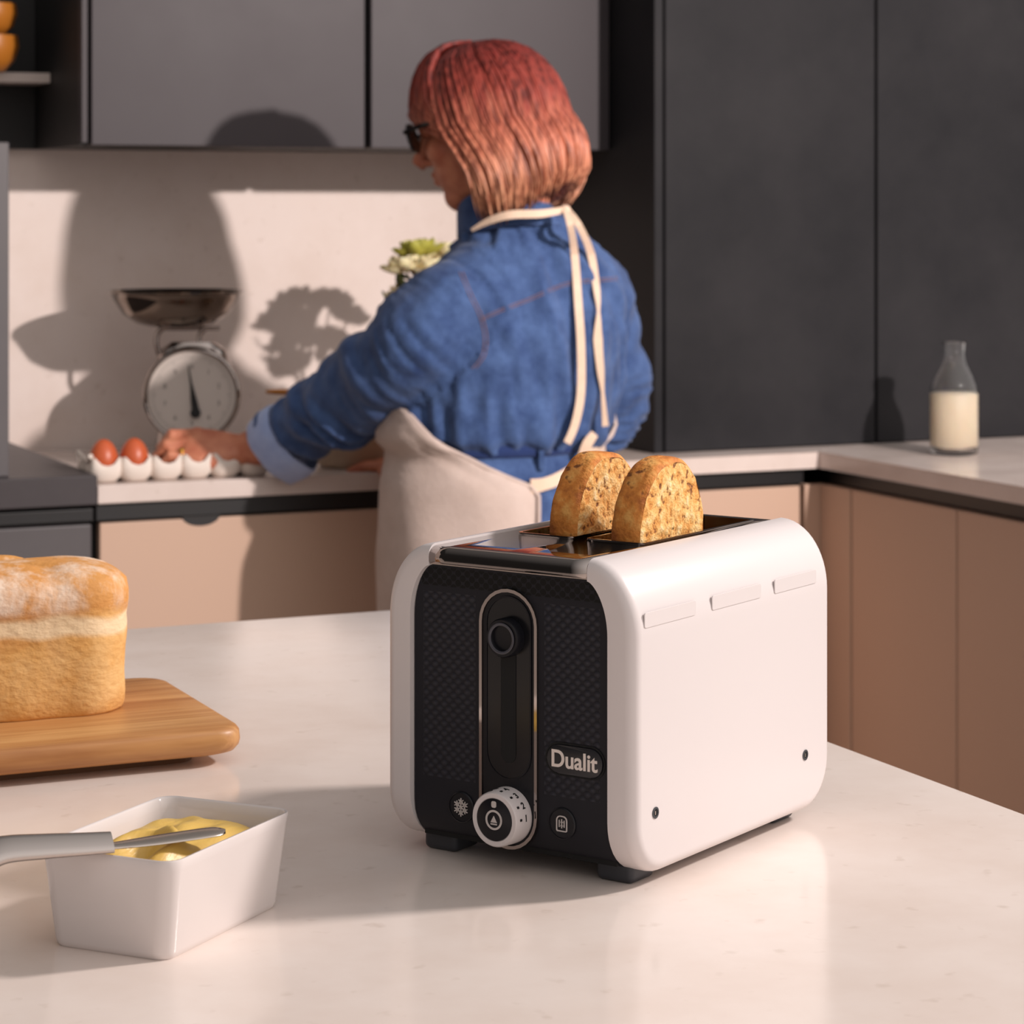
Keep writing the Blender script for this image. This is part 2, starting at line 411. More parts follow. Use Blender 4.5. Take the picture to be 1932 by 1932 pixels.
def doors(o, rects, m, yf, handle=True):
    for x0, x1, z0, z1 in rects:
        b = BM(); box(b, (x0, yf-.02, z0), (x1, yf, z1), .002); obj('door', b, m, o, world=True)
o = thing('base_cabinet', 'beige base cabinet under the pale counter, behind the woman', 'cabinet', (1.5, 3.9, 0))
b = BM(); box(b, (.9665, 3.66, .1), (2.19, YW-.01, .8915)); obj('body', b, M_black, o, world=True)
b = BM(); box(b, (.9665, 3.632, .866), (2.19, 3.66, .8915), .001); obj('rail', b, M_rail, o, world=True)
doors(o, [(.973, 1.56, .12, .862), (1.565, 2.185, .12, .862)], M_beige, 3.655)
b = BM(); prism(b, [(1.13+.03*math.cos(a), .866+.016*math.sin(a)) for a in [PI+PI*i/12 for i in range(13)]], 3.6345, 3.636, 'y')
obj('finger_pull', b, M_black, o, world=True)
b = BM(); box(b, (.9665, 3.72, 0), (2.19, 3.74, .1)); obj('plinth', b, M_black, o, world=True)
o = thing('base_cabinet', 'beige base cabinet run under the right counter, its brown side in shade', 'cabinet', (2.5, 2.8, 0))
b = BM(); box(b, (2.262, 1.92, .1), (2.88, YW-.01, .8915)); obj('body', b, M_black, o, world=True)
b = BM(); box(b, (2.238, 1.92, .866), (2.262, 3.63, .8915), .001); obj('rail', b, M_rail, o, world=True)
b = BM(); box(b, (2.194, 3.634, .12), (2.24, 3.655, .8635), .002); box(b, (2.224, 3.54, .12), (2.244, 3.6335, .8635), .002); obj('corner_post', b, M_beige, o, world=True)
for y0, y1 in ((3.236, 3.537), (2.6, 3.232), (1.95, 2.596)):
    b = BM(); box(b, (2.226, y0, .12), (2.246, y1, .8635), .002); obj('door', b, M_beige, o, world=True)
b = BM(); box(b, (2.30, 1.95, 0), (2.32, YW-.01, .1)); obj('plinth', b, M_black, o, world=True)

# tall dark unit standing on the counter
o = thing('tall_cabinet', 'tall black mottled cabinet standing on the counter in the right corner', 'cabinet', (2.4, 3.95, ZC))
b = BM(); box(b, (1.945, 3.722, ZC+.0005), (3.6, YW-.004, 2.5)); box(b, (1.941, 3.70, ZC+.0005), (1.957, YW-.004, 2.5), .001); obj('body', b, M_tall, o, world=True)
b = BM(); box(b, (1.9615, 3.70, ZC+.002), (2.376, 3.72, 2.49), .0015); obj('door', b, M_tall, o, world=True)
b = BM(); box(b, (2.3815, 3.70, ZC+.002), (3.1, 3.72, 2.49), .0015); obj('door', b, M_tall, o, world=True)

# upper cabinets
ZU = 1.4325; YU = 3.86; KU = YU/3.9      # cabinet fronts
def upper(label, x0, x1, d0, d1, side):
    o = thing('wall_cabinet', label, 'cabinet', ((x0+x1)/2, 4.05, ZU))
    b = BM(); box(b, (x0+.0003, YU+.0225, ZU), (x1-.0003, YW-.002, 2.4)); obj('body', b, M_black, o, world=True)
    if side:
        b = BM(); box(b, (x0, YU, ZU+.004), (x0+.0085, YU+.024, 2.4)); obj('side_panel_edge', b, M_upper, o, world=True)
    b = BM(); box(b, (d0, YU, ZU), (d1, YU+.022, 2.39), .0015); obj('door', b, M_upper, o, world=True)
upper('grey wall cabinet at left with the head shadow on its door', 1.015*KU, 1.503*KU, 1.0305*KU, 1.498*KU, True)
upper('grey wall cabinet right of the first, behind the woman\'s head', 1.504*KU, 1.938, 1.5095*KU, 1.9365, False)
# open shelf left of them
o = thing('open_shelf', 'black open wall shelf in the top left corner with a light shelf board', 'shelf', (.7, 4.1, ZU))
b = BM(); box(b, (.2, 4.165, ZU), (1.003, YW-.002, 2.4)); obj('back_panel', b, M_black, o, world=True)
b = BM(); box(b, (.2, 4.06, 1.5395), (1.003, 4.163, 1.556), .001); obj('shelf_board', b, M_stone2, o, world=True)
def wbowl(label, z, r, h):
    b = BM(); lathe(b, [(0, 0), (r*.55, 0), (r*.86, h*.3), (r, h*.7), (r*.96, h), (r*.9, h*.98), (r*.86, h*.6), (r*.5, h*.2), (0, h*.15)], n=32)
    p = Q(-26, 130, 4.06); p.z = z
    return tag(obj('wooden_bowl', b, M_wood2, loc=None, smooth=60), label, 'bowl', 'wooden bowls stacked on the shelf'), p
for lb, z, r, h in (('lower amber wooden bowl resting on the light shelf board', 1.5562, .053, .058), ('amber wooden bowl on top of the stack at the upper left', 1.6145, .050, .052)):
    o, p = wbowl(lb, z, r, h); o.location = p

# island
b = BM(); box(b, (-1.2, .2, .86), (1.021, 2.381, ZC), .0018)
tag(obj('island_worktop', b, M_stone), 'pale polished stone island worktop filling the foreground', 'worktop')
o = thing('island_cabinet', 'beige island cabinet underneath the foreground stone worktop', 'cabinet', (-.1, 1.3, 0))
b = BM(); box(b, (-1.15, .3, 0), (.97, 2.33, .8595)); obj('body', b, M_beige, o, world=True)

# ------------------------------------------------------------------ toaster
TU, TV = -.0797, .1195
UA = math.radians(34.6); UC = (math.cos(UA), -math.sin(UA)); VC = (math.sin(UA), math.cos(UA))
tp = C(.0732+TU*UC[0]+TV*VC[0], 1.519+TU*UC[1]+TV*VC[1], ZC)
T = thing('toaster', 'white two slot toaster with black dimpled front panel on the island', 'toaster', tp, -(YAW+UA))
HW = .0947; V0, V1 = -.1395, .1149; ZB, ZT = .0078, .2003
def shell(sgn):
    """side cheek: rolled over the top, rounded lower corners, soft rim all round"""
    ru, rz = .0347, .046; S1 = ZT-rz-ZB; arc = []
    for i in range(15): a = PI/2*i/14; arc.append((HW-ru+ru*math.cos(a), ZT-rz+rz*math.sin(a), rz*math.cos(a), ru*math.sin(a)))
    la = [0]
    for p, q in zip(arc[:-1], arc[1:]): la.append(la[-1]+math.hypot(q[0]-p[0], q[1]-p[1]))
    ST = S1+la[-1]
    def prof(s):
        if s <= S1: return HW, ZB+s, 1, 0
        s -= S1
        for i in range(14):
            if s <= la[i+1]+1e-9:
                f = (s-la[i])/(la[i+1]-la[i]); v = [x+(y-x)*f for x, y in zip(arc[i], arc[i+1])]
                n = math.hypot(v[2], v[3]); return v[0], v[1], v[2]/n, v[3]/n
        v = arc[-1]; return v[0], v[1], 0, 1
    R0 = .034; NA = 10; Ln = V1-V0
    svals = [R0+(S1-R0)*i/6 for i in range(7)] + [S1+(ST-S1)*i/14 for i in range(1, 15)]
    def half(e):                                   # left (front) edge from the top seam down to the bottom middle
        pts = [(e, s) for s in reversed(svals)]
        for i in range(1, NA+1):
            a = PI/2*i/NA; pts.append((R0-(R0-e)*math.cos(a), R0-(R0-e)*math.sin(a)))
        return pts
    def P(v, s, d):
        u, z, nu, nz = prof(max(s, 0)); zz = z if s >= 0 else ZB+s
        return (sgn*(u-d*nu), V0+v, zz-d*nz*(.675 if d == th else 1))
    bm = BM(); rho = .0078; K = 6; loops = []
    th = .020
    levels = [(0, th)] + [(rho*(1-math.cos(PI/2*k/K)), rho*(1-math.sin(PI/2*k/K))) for k in range(K+1)]
    for e, d in levels:
        h = half(e); L_ = [P(v, s, d) for v, s in h]; R_ = [P(Ln-v, s, d) for v, s in h]
        loops.append(([bm.verts.new(p) for p in L_], [bm.verts.new(p) for p in R_]))
    def strip(A, B):
        for i in range(len(A)-1): bm.faces.new((A[i], A[i+1], B[i+1], B[i]))
    for (a, c), (a2, c2) in zip(loops[:-1], loops[1:]):
        strip(a, a2); strip(c2, c); bm.faces.new((a[-1], c[-1], c2[-1], a2[-1])); bm.faces.new((a[0], a2[0], c2[0], c[0]))
    a, c = loops[-1]; strip(a, c)
    a, c = loops[0]; strip(c, a)
    bmesh.ops.remove_doubles(bm, verts=bm.verts[:], dist=1e-6)
    return obj('side_shell', bm, M_white, T, smooth=50)
shell(1); shell(-1)
# body core and front / back panels
b = BM(); box(b, (-.0728, -.126, .012), (.0728, .101, .160)); obj('chassis', b, M_slot, T)
def front(y0, y1, name, m):
    b = BM(); o = [(.0739, .0118), (.0739, .1525)]
    for i in range(1, 11): a = PI/2*i/10; o.append((.0739-.0165+.0165*math.cos(a), .1525+.0352*math.sin(a)))
    o = o + [(-x, z) for x, z in reversed(o)]
    sgn = 1 if y1 > y0 and y0 < 0 else -1; half = []
    zr = [.0085, .0095, .0115, .014, .018, .023, .029, .036, .042, .06, .10] + [z for x, z in o[1:12]]
    for z in zr:
        hw = .0739 if z <= .1525 else .0574+.0165*math.sqrt(max(0, 1-((z-.1525)/.0352)**2))
        bk = 0 if z > .036 else (.0283-math.sqrt(max(0, .0283**2-(.036-z)**2)))
        half.append((hw, bk, z))
    F_ = [[b.verts.new((x, (y0 if sgn > 0 else y1)+sgn*bk, z)) for x in (-hw, -.025, .025, hw)] for hw, bk, z in half]
    B_ = [[b.verts.new((x, (y0 if sgn > 0 else y1)+sgn*(bk+.005), z)) for x in (-hw, -.025, .025, hw)] for hw, bk, z in half]
    for i in range(len(F_)-1):
        for j in range(3):
            b.faces.new((F_[i][j], F_[i][j+1], F_[i+1][j+1], F_[i+1][j])); b.faces.new((B_[i][j+1], B_[i][j], B_[i+1][j], B_[i+1][j+1]))
        for j in (0, 3): b.faces.new((F_[i][j], F_[i+1][j], B_[i+1][j], B_[i][j]))
    for i in (0, -1):
        for j in range(3): b.faces.new((F_[i][j], F_[i][j+1], B_[i][j+1], B_[i][j]))
    return obj(name, b, m, T, smooth=40)
FY = V0+.004
# front panel gets a stadium shaped opening for the lever channel
def stad(hw, z0, z1, n=14):
    o = []
    for i in range(n+1): a = PI*i/n; o.append((hw*math.cos(a), z1-hw+hw*math.sin(a)))
    for i in range(n+1): a = PI+PI*i/n; o.append((hw*math.cos(a), z0+hw+hw*math.sin(a)))
    return o
front(FY, FY+.006, 'front_panel', M_panel)
front(V1-.010, V1-.004, 'back_panel', M_blackpl)
# chrome surround ring
def ring(outer, inner, y0, y1, name, m, par, bev=.0006):
    b = BM(); n = len(outer)
    A = [[b.verts.new((x, y, z)) for x, z in o] for o, y in ((outer, y0), (inner, y0), (inner, y1), (outer, y1))]
    for k in range(4):
        P_, Q_ = A[k], A[(k+1) % 4]
        for i in range(n): b.faces.new((P_[i], P_[(i+1) % n], Q_[(i+1) % n], Q_[i]))
    if bev: bmesh.ops.bevel(b, geom=[e for e in b.edges if e.calc_face_angle(0) > .9], offset=bev, segments=2, affect='EDGES')
    return obj(name, b, m, par, smooth=40)
trim = ring(stad(.0219, .0145, .1768), stad(.0198, .0166, .1747), FY-.0022, FY+.012, 'channel_trim', M_chrome, T)
b = BM(); prism(b, stad(.0197, .0167, .1746), FY-.0008, FY+.014, 'y'); chn = obj('lever_channel', b, M_blackpl, T, smooth=40)
ring(stad(.0172, .0575, .1722), stad(.0162, .0585, .1712), FY-.0016, FY-.0006, 'channel_lip', M_blackpl, chn)
b = BM(); prism(b, stad(.0161, .0586, .1711), FY-.0011, FY-.0009, 'y'); obj('channel_recess', b, mat('channel_black', (13, 13, 17), .25), chn)
b = BM(); prism(b, stad(.0056, .068, .142), FY-.0016, FY-.0010, 'y', .0003); obj('lever_track', b, M_slot, chn)
# lever knob
RXM = Matrix.Rotation(PI/2, 4, 'X')
b = BM(); lathe(b, [(0, 0), (.0122, 0), (.0122, .006), (.0114, .0075), (.0088, .0075), (.0082, .0068), (.0078, .0052), (0, .0048)], n=40, M=Matrix.Translation((0, FY-.0012, .1468)) @ RXM)
lev = obj('lever', b, M_blackpl, T, smooth=35)
b = BM(); lathe(b, [(.0088, .0074), (.0098, .0082), (.0088, .0084), (.0080, .0080), (.0082, .0072)], n=40, M=Matrix.Translation((0, FY-.0012, .1468)) @ RXM)
obj('lever_ring', b, mat('dark_satin', (70, 70, 78), .3), lev, smooth=60)
# dial
DZ = .0358; DM = Matrix.Translation((0, FY-.001, DZ)) @ RXM
b = BM(); lathe(b, [(0, 0), (.0176, 0), (.0176, .003), (.0170, .0148), (.0162, .0160), (.0136, .0160), (.0132, .0154), (0, .0154)], n=56, M=DM)
dial = obj('browning_dial', b, M_white, T, smooth=35); tag(dial, 'white rotary dial with black face')
b = BM(); lathe(b, [(0, .0155), (.0131, .0155), (.0131, .0158), (.0128, .0160), (0, .0160)], n=48, M=DM); obj('dial_face', b, M_blackpl, dial, smooth=35)
b = BM(); lathe(b, [(.0062, .0161), (.0062, .0164), (.0049, .0164), (.0049, .0161)], n=36, M=DM); fy = FY-.001
prism(b, [(-.0024, DZ-.0016), (.0024, DZ-.0016), (0, DZ+.0026)], fy-.0164, fy-.0161, 'y')
prism(b, [(-.0024, DZ-.0030), (.0024, DZ-.0030), (.0024, DZ-.0022), (-.0024, DZ-.0022)], fy-.0164, fy-.0161, 'y')
prism(b, rrect(.0036, .0040, .0012, 4, 0, DZ+.0096), fy-.0164, fy-.0161, 'y'); obj('eject_symbol', b, M_mark, dial)
for k, (ang, s) in enumerate(((4, '1'), (30, '2'), (55, '3'), (82, '4'), (108, '5'))):
    a = math.radians(ang); R_ = .0175
    base = Matrix.Translation((0, fy-.0088, DZ)) @ Matrix.Rotation(-a, 4, 'Y') @ Matrix.Translation((R_, 0, 0)) @ Matrix.Rotation(PI/2, 4, 'Y')
    # digits read from the front: their up direction follows the rim
    text('dial_digit', s, .0058, Matrix.Translation((0, fy-.0062, DZ)) @ Matrix.Rotation(-a, 4, 'Y') @ Matrix.Translation((R_-.0001, 0, 0)) @ Matrix.Rotation(PI/2, 4, 'Y') @ Matrix.Rotation(0, 4, 'Z') @ Matrix.Rotation(PI/2, 4, 'Z'), M_ink, dial, bold=.00015)
    bb = BM(); box(bb, (R_-.0004, -.0009, -.0007), (R_+.0001, .0009, .0007), M=Matrix.Translation((0, fy-.0115, DZ)) @ Matrix.Rotation(-a, 4, 'Y')); obj('dial_mark', bb, M_ink, dial)
# logo
b = BM(); prism(b, rrect(.0405, .0176, .0085, 8, .0492, .0754), FY-.0016, FY+.0005, 'y', .0006); lg = obj('logo_plate', b, mat('logo_black', (34, 34, 38), .3), T, smooth=40)
ring(rrect(.0435, .0206, .0100, 8, .0492, .0754), rrect(.0415, .0186, .0090, 8, .0492, .0754), FY-.0006, FY+.0003, 'logo_groove', M_slot, lg, 0)
FT = lambda x, z, dy=.0018: Matrix.Translation((x, FY-dy, z)) @ RXM
text('logo_lettering', 'Dualit', .0148, FT(.0490, .0752) @ Matrix.Scale(.94, 4, (1, 0, 0)), mat('logo_silver', (226, 214, 206), .3), lg, bold=.00028)
# buttons
for nm, x, z in (('defrost_button', -.0366, .0354), ('reheat_button', .0397, .0358)):
    b = BM(); lathe(b, [(0, 0), (.0098, 0), (.0098, .0012), (.0090, .0018), (.0088, .0012), (0, .0010)], n=36, M=FT(x, z, -.0005)); bt = obj(nm, b, M_blackpl, T, smooth=40)
    b = BM()
    if x < 0:
        for k in range(6):
            Mr = Matrix.Translation((x, 0, z)) @ Matrix.Rotation(PI/3*k, 4, 'Y')
            box(b, (-.00035, FY-.0014, .0002), (.00035, FY-.0008, .0058), M=Mr)
            for s_ in (-1, 1):
                box(b, (-.0003, FY-.0014, 0), (.0003, FY-.0008, .0022), M=Mr @ Matrix.Translation((0, 0, .0034)) @ Matrix.Rotation(s_*.95, 4, 'Y'))
                box(b, (-.0003, FY-.0014, 0), (.0003, FY-.0008, .0030), M=Mr @ Matrix.Translation((0, 0, .0025)) @ Matrix.Rotation(s_*1.6, 4, 'Y'))
        obj('snowflake_symbol', b, M_mark, bt)
    else:
        o2 = rrect(.0080, .0098, (.001, .003, .003, .001), 5, x, z); i2 = rrect(.0066, .0084, (.0006, .0024, .0024, .0006), 5, x, z)
        b.free(); sy = ring(o2, i2, FY-.0014, FY-.0008, 'bread_symbol', M_mark, bt, 0)
        b = BM()
        for dx, h in ((-.0018, .0044), (0, .0056), (.0018, .0044)): box(b, (x+dx-.0003, FY-.0014, z-h/2), (x+dx+.0003, FY-.0008, z+h/2))
        for dz in (-.0016, .0006): box(b, (x-.0008, FY-.0014, z+dz), (x+.0010, FY-.0008, z+dz+.0006))
        obj('element_symbol', b, M_mark, bt)
# top plate, rolled over the front edge, two slots
XS = [-.0600, -.0475, -.0065, .0060, .0475, .0600]
slots = [(1, -.055, .100), (3, -.055, .100)]
YS = [V0+.0125, -.055, .090, V1-.013]
b = BM(); zt = .1988; rr = .0105
def prow(x):
    pts = [(V0+.0026, .1874), (V0+.0012, .1882)]
    pts.append((V0+.0003, .1895))
    for i in range(7): a = PI/2*i/6; pts.append((V0+.0085-.0085*math.cos(a)+.0003, zt-.0062+.0062*math.sin(a)))
    pts += [(YS[1], zt), (YS[2], zt)]
    for i in range(7): a = PI/2*i/6; pts.append((V1-rr+rr*math.sin(a)-.0003, zt-rr+rr*math.cos(a)))
    pts.append((V1-.0015, .1876)); return [b.verts.new((x, y, z)) for y, z in pts]
rows = [prow(x) for x in XS]
for i in range(5):
    for j in range(len(rows[0])-1):
        if i in (1, 3) and j == 10: continue
        b.faces.new((rows[i][j], rows[i+1][j], rows[i+1][j+1], rows[i][j+1]))
pl = obj('top_plate', b, M_chrome, T, smooth=30)
sm = pl.modifiers.new('thickness', 'SOLIDIFY'); sm.thickness = .0012; sm.offset = -1
b = BM(); box(b, (-.0592, V0+.0012, .1876), (.0592, V0+.0022, .1892)); obj('plate_lip', b, M_chromeb, pl)
for x0, x1 in ((XS[1], XS[2]), (XS[3], XS[4])):
    cx = (x0+x1)/2; wd = x1-x0
    b = BM(); A = rrect(wd+.003, .148, .004, 5, cx, .0175); B = rrect(wd-.001, .144, .003, 5, cx, .0175)
    n = len(A); R4 = [[b.verts.new((x, y, z)) for x, y in o_] for o_, z in ((A, zt+.0001), (A, zt+.0011), (B, zt+.0011), (B, zt-.010))]
    for k in range(3):
        for i in range(n): b.faces.new((R4[k][i], R4[k][(i+1) % n], R4[k+1][(i+1) % n], R4[k+1][i]))
    obj('slot_rim', b, M_chrome, pl, smooth=40)
b = BM(); box(b, (-.050, -.058, .1605), (.050, .093, .1610)); obj('slot_floor', b, M_slot, T)
# dark side walls of the cavity
b = BM()
for x in (-.0505, .0490, -.0008): box(b, (x, -.060, .1605), (x+.0015, .094, .1965))
for y in (-.0605, .0935): box(b, (-.050, y, .1605), (.050, y+.001, .1965))
obj('slot_wall', b, M_slot, T)
# feet
for x0, x1 in ((-.0790, -.0530), (.0530, .0797)):
    for y0, y1 in ((-.1195, -.0915), (.0620, .0905)):
        b = BM(); box(b, (x0, y0, 0), (x1, y1, .0150), .004, 4); obj('foot', b, M_foot, T, smooth=50)
# embossed lines and screws on the right side
for y0, y1 in ((-.1290, -.0680), (-.0475, .0160), (.0345, .0930)):
    b = BM(); prism(b, rrect(y1-y0, .0092, .0016, 4, (y0+y1)/2, .1646), HW-.0006, HW+.0002, 'x', .00018)
    obj('embossed_panel', b, M_white, T)
for y in (-.1166, .0771):
    Ms = Matrix.Translation((HW-.0004, y, .0462)) @ Matrix.Rotation(PI/2, 4, 'Y')
    b = BM(); lathe(b, [(.0034, .0003), (.0036, .0009), (.0024, .0010), (.0022, .0005)], n=24, M=Ms); sc = obj('screw', b, M_foot, T, smooth=50)
    b = BM(); lathe(b, [(0, .0006), (.0023, .0006), (.0023, .0005)], n=20, M=Ms); obj('screw_head', b, M_slot, sc)
    b = BM(); box(b, (HW+.0002, y-.0010, .0450), (HW+.0005, y-.0002, .0473)); obj('screw_slot', b, M_chromeb, sc)

# toast slices: a thing each
def slice_(label, uc, vc, tilt):
    o = thing('toast_slice', label, 'toast', T.location + Matrix.Rotation(T.rotation_euler.z, 3, 'Z') @ Vector((uc, vc, .1655)), T.rotation_euler.z, 'toast slices')
    W, Hh, th = .087, .0852, .0220; ol = []
    for i in range(49):
        a = PI*i/48; r = 1+.02*noise.noise(Vector((a*3, uc*50, 0)))
        y = math.cos(a); z = math.sin(a)
        ol.append((W/2*math.copysign(abs(y)**.95, y)*r, Hh-.054+.054*abs(z)*r))
    ol += [(-W/2+.002, .03), (-W/2+.003, .004), (-W/2+.008, .0)] + [(W/2-.008, 0), (W/2-.003, .004), (W/2-.002, .03)]
    n = len(ol); cy, cz = 0, Hh*.45
    lv = [(-th/2-.0002, .55, 0), (-th/2, .93, 0), (-th/2+.0022, .985, 0), (-th*.22, 1.0, 1), (th*.22, 1.0, 1), (th/2-.0022, .985, 1), (th/2, .93, 0), (th/2+.0002, .55, 0)]
    M4 = Matrix.Rotation(tilt, 4, 'Y')
    def shape(lvs, name, m, sub):
        b = BM(); R_ = []
        for x, s, _ in lvs:
            R_.append([Vector((x+.0006*noise.noise(Vector((y*90, z*90, x*40))), cy+(y-cy)*s, cz+(z-cz)*s)) for y, z in ol])
        loft(b, R_, cap=sub); b.transform(M4)
        return obj(name, b, m, o, smooth=60)
    cr_ = shape(lv[1:7], 'crust', M_crust, False)
    crumb = shape([(-th/2+.0002, .925, 0), (-th/2-.0003, .85, 0), (-th/2-.0005, .4, 0)], 'crumb', M_crumb, False)
    b = BM()
    for sg in (-1, 1):
        rings_ = []
        for s in (.935, .8, .6, .4, .2, .02):
            rings_.append([Vector((sg*(th/2-.0001+(.0006 if s < .9 else 0))+.0008*noise.noise(Vector((y*s*140, z*s*140, sg))), cy+(y-cy)*s, cz+(z-cz)*s)) for y, z in ol])
        loft(b, rings_, cap=False)
    b.transform(M4); old = crumb.data; bmesh.ops.recalc_face_normals(b, faces=b.faces); b.to_mesh(old); b.free()
    for p in old.polygons: p.use_smooth = True
    return o
slice_('brown toast slice in the toaster slot nearer the white side', .0285, -.0060, .03)
slice_('brown toast slice in the far slot, half behind the other', -.0235, .0000, .02)

# ------------------------------------------------------------------ butter dish
dc = C(-.1985, 1.437, ZC)
D_ = thing('butter_dish', 'white rectangular porcelain dish holding yellow butter', 'dish', dc, -math.radians(49))
b = BM(); H_ = .0565
def rr3(w, l, r, z, n=6): return [Vector((x, y, z)) for x, y in rrect(w, l, r, n)]
prof_ = [(.060, .106, .006, .0015), (.0745, .121, .008, 0), (.0765, .1235, .009, .0012), (.0785, .1255, .010, .004), (.0895, .1330, .011, .050), (.0915, .1345, .0115, H_-.0012), (.0905, .1335, .0110, H_), (.0885, .1315, .010, H_), (.0865, .1295, .0095, H_-.0010), (.0835, .127, .009, .050), (.0725, .118, .008, .012), (.065, .110, .008, .0075)]
rings_ = [rr3(*p) for p in prof_]; loft(b, rings_)
obj('dish_body', b, M_porc, D_, smooth=50)
bmat = mat('butter', (222, 184, 96), .38, Subsurface_Weight=.2, Subsurface_Radius=(.01, .008, .003))
nb = N(bmat, 'ShaderNodeTexNoise'); nb.inputs['Scale'].default_value = 90; nb.inputs['Detail'].default_value = 4; L(bmat, coords(bmat, (3, 1, 1)), nb.inputs[0]); bump(bmat, nb.outputs[0], .4, .002)
b = BM(); nx, ny = 44, 60; g = []
for i in range(nx+1):
    row = []
    for j in range(ny+1):
        x = (i/nx-.5)*.0815; y = (j/ny-.5)*.126
        ex = 1-abs(2*i/nx-1)**5; ey = 1-abs(2*j/ny-1)**6
        z = .0425+.0115*ex*ey*(1-.5*(y/.063)**2*(1 if y < 0 else .3))
        z += .0009*math.sin((x*1.0+y*.35)*170+1.5*noise.noise(Vector((x*30, y*30, 0))))*ex*ey
        z += .0026*noise.noise(Vector((x*55, y*40, 3)))
        # scooped curl near the front corner
        d = math.hypot(x-.004, y+.034); z -= .010*math.exp(-(d/.014)**2); z += .007*math.exp(-((d-.021)/.006)**2)*(.5+.5*math.sin(math.atan2(y+.034, x)*1.0+.4))
        ins = .97 - .045*(z > .043)
        row.append(b.verts.new((x*(.94+.06*ex)*ins*(.90+.0*z)*1.0, y*ins, z)))
    g.append(row)
for i in range(nx):
    for j in range(ny): b.faces.new((g[i][j], g[i+1][j], g[i+1][j+1], g[i][j+1]))
bound = [g[i][0] for i in range(nx+1)]+[g[nx][j] for j in range(1, ny+1)]+[g[i][ny] for i in range(nx-1, -1, -1)]+[g[0][j] for j in range(ny-1, 0, -1)]
lo = [b.verts.new((v.co.x*.86, v.co.y*.92, .0125)) for v in bound]
for i in range(len(bound)): j = (i+1) % len(bound); b.faces.new((bound[i], bound[j], lo[j], lo[i]))
b.faces.new(lo)
tag(obj('butter', b, bmat, None, smooth=180), 'block of soft yellow butter with a scooped curl inside the white dish', 'butter')
bo = bpy.data.objects['butter']; bo.location = dc; bo.rotation_euler = (0, 0, -math.radians(49))

# knife lying over the rim
K0, K1 = Q(-22, 1607, 1.395), Q(232, 1589, 1.424); K2 = Q(420, 1567, 1.478)
kn = thing('butter_knife', 'silver butter knife resting on the dish rim with its blade over the butter', 'knife', Q(212, 1589, 1.376), 0)
wid = C(.42, -.9, 0).normalized()
def strip3(path, wids, ths, tilt=0):
    b = BM(); rings_ = []
    k = len(path)
    for i, p in enumerate(path):
        t = (path[min(i+1, k-1)]-path[max(i-1, 0)]).normalized(); a = (wid-t*wid.dot(t)).normalized(); n = t.cross(a).normalized()
        if n.z < 0: n = -n
        a2 = a*math.cos(tilt)-n*math.sin(tilt); n2 = n*math.cos(tilt)+a*math.sin(tilt)
        rings_.append(ering(p, a2*wids[i], n2*ths[i], 16, 2.6))
    loft(b, rings_); return b
hp = smoothpath([Q(-30, 1618, 1.350), Q(8, 1603, 1.355), Q(80, 1597, 1.362), Q(150, 1593, 1.369), Q(212, 1589, 1.376)], 4)
n = len(hp); hw = [.0072+.0024*(1-i/(n-1))**1.2 for i in range(n)]
b = strip3(hp, hw, [.0022+.0018*(1-i/(n-1)) for i in range(n)], .62); obj('handle', b, M_knife, kn, world=True, smooth=60)
bp = smoothpath([Q(208, 1590, 1.375), Q(270, 1582, 1.388), Q(340, 1572, 1.402), Q(395, 1564, 1.413), Q(424, 1560, 1.420)], 4)
n = len(bp); bw = [.0052, .0060, .0068, .0074, .0080, .0085, .0088, .0090, .0092, .0093, .0093, .0092, .0090, .0086, .0076, .0056, .0012][:n]
b = strip3([p+Vector((0, 0, -.002)) for p in bp], [x*.62 for x in bw], [.0009]*n, .25); obj('blade', b, mat('blade_steel', (196, 184, 174), .16, 1), kn, world=True, smooth=60)

# ------------------------------------------------------------------ board and loaf
bx1, by0, by1 = .584, 1.762, 1.99
b = BM(); t0, t1 = .928, .9485
ol = rrect(.62, by1-by0, (.022, .022, .022, .022), 8, bx1-.31, (by0+by1)/2)
def inset(o_, c, k): return [(c[0]+(x-c[0])*(1-k/.31), c[1]+(y-c[1])*(1-k/.114)) for x, y in o_]
cc = (bx1-.31, (by0+by1)/2)
loft(b, [[Vector((x, y, z)) for x, y in inset(ol, cc, k)] for k, z in ((.02, t0), (.009, t0), (.0035, t0+.002), (.0008, t0+.006), (0, t0+.010), (.0006, t1-.004), (.0025, t1-.0012), (.0055, t1), (.03, t1))])
BD = thing('chopping_board', 'thick oak chopping board with rounded corners under the loaf', 'board', (cc[0], cc[1], ZC))
obj('board_top', b, M_oak, BD, world=True, smooth=50)
b = BM(); prism(b, rrect(.572, .180, .018, 6, cc[0]-.006, cc[1]+.004), ZC, t0+.0005, 'z'); obj('board_base', b, mat('shaded_oak', (110, 74, 44), .6), BD, world=True)  # base coloured darker for the shadow under the raised board

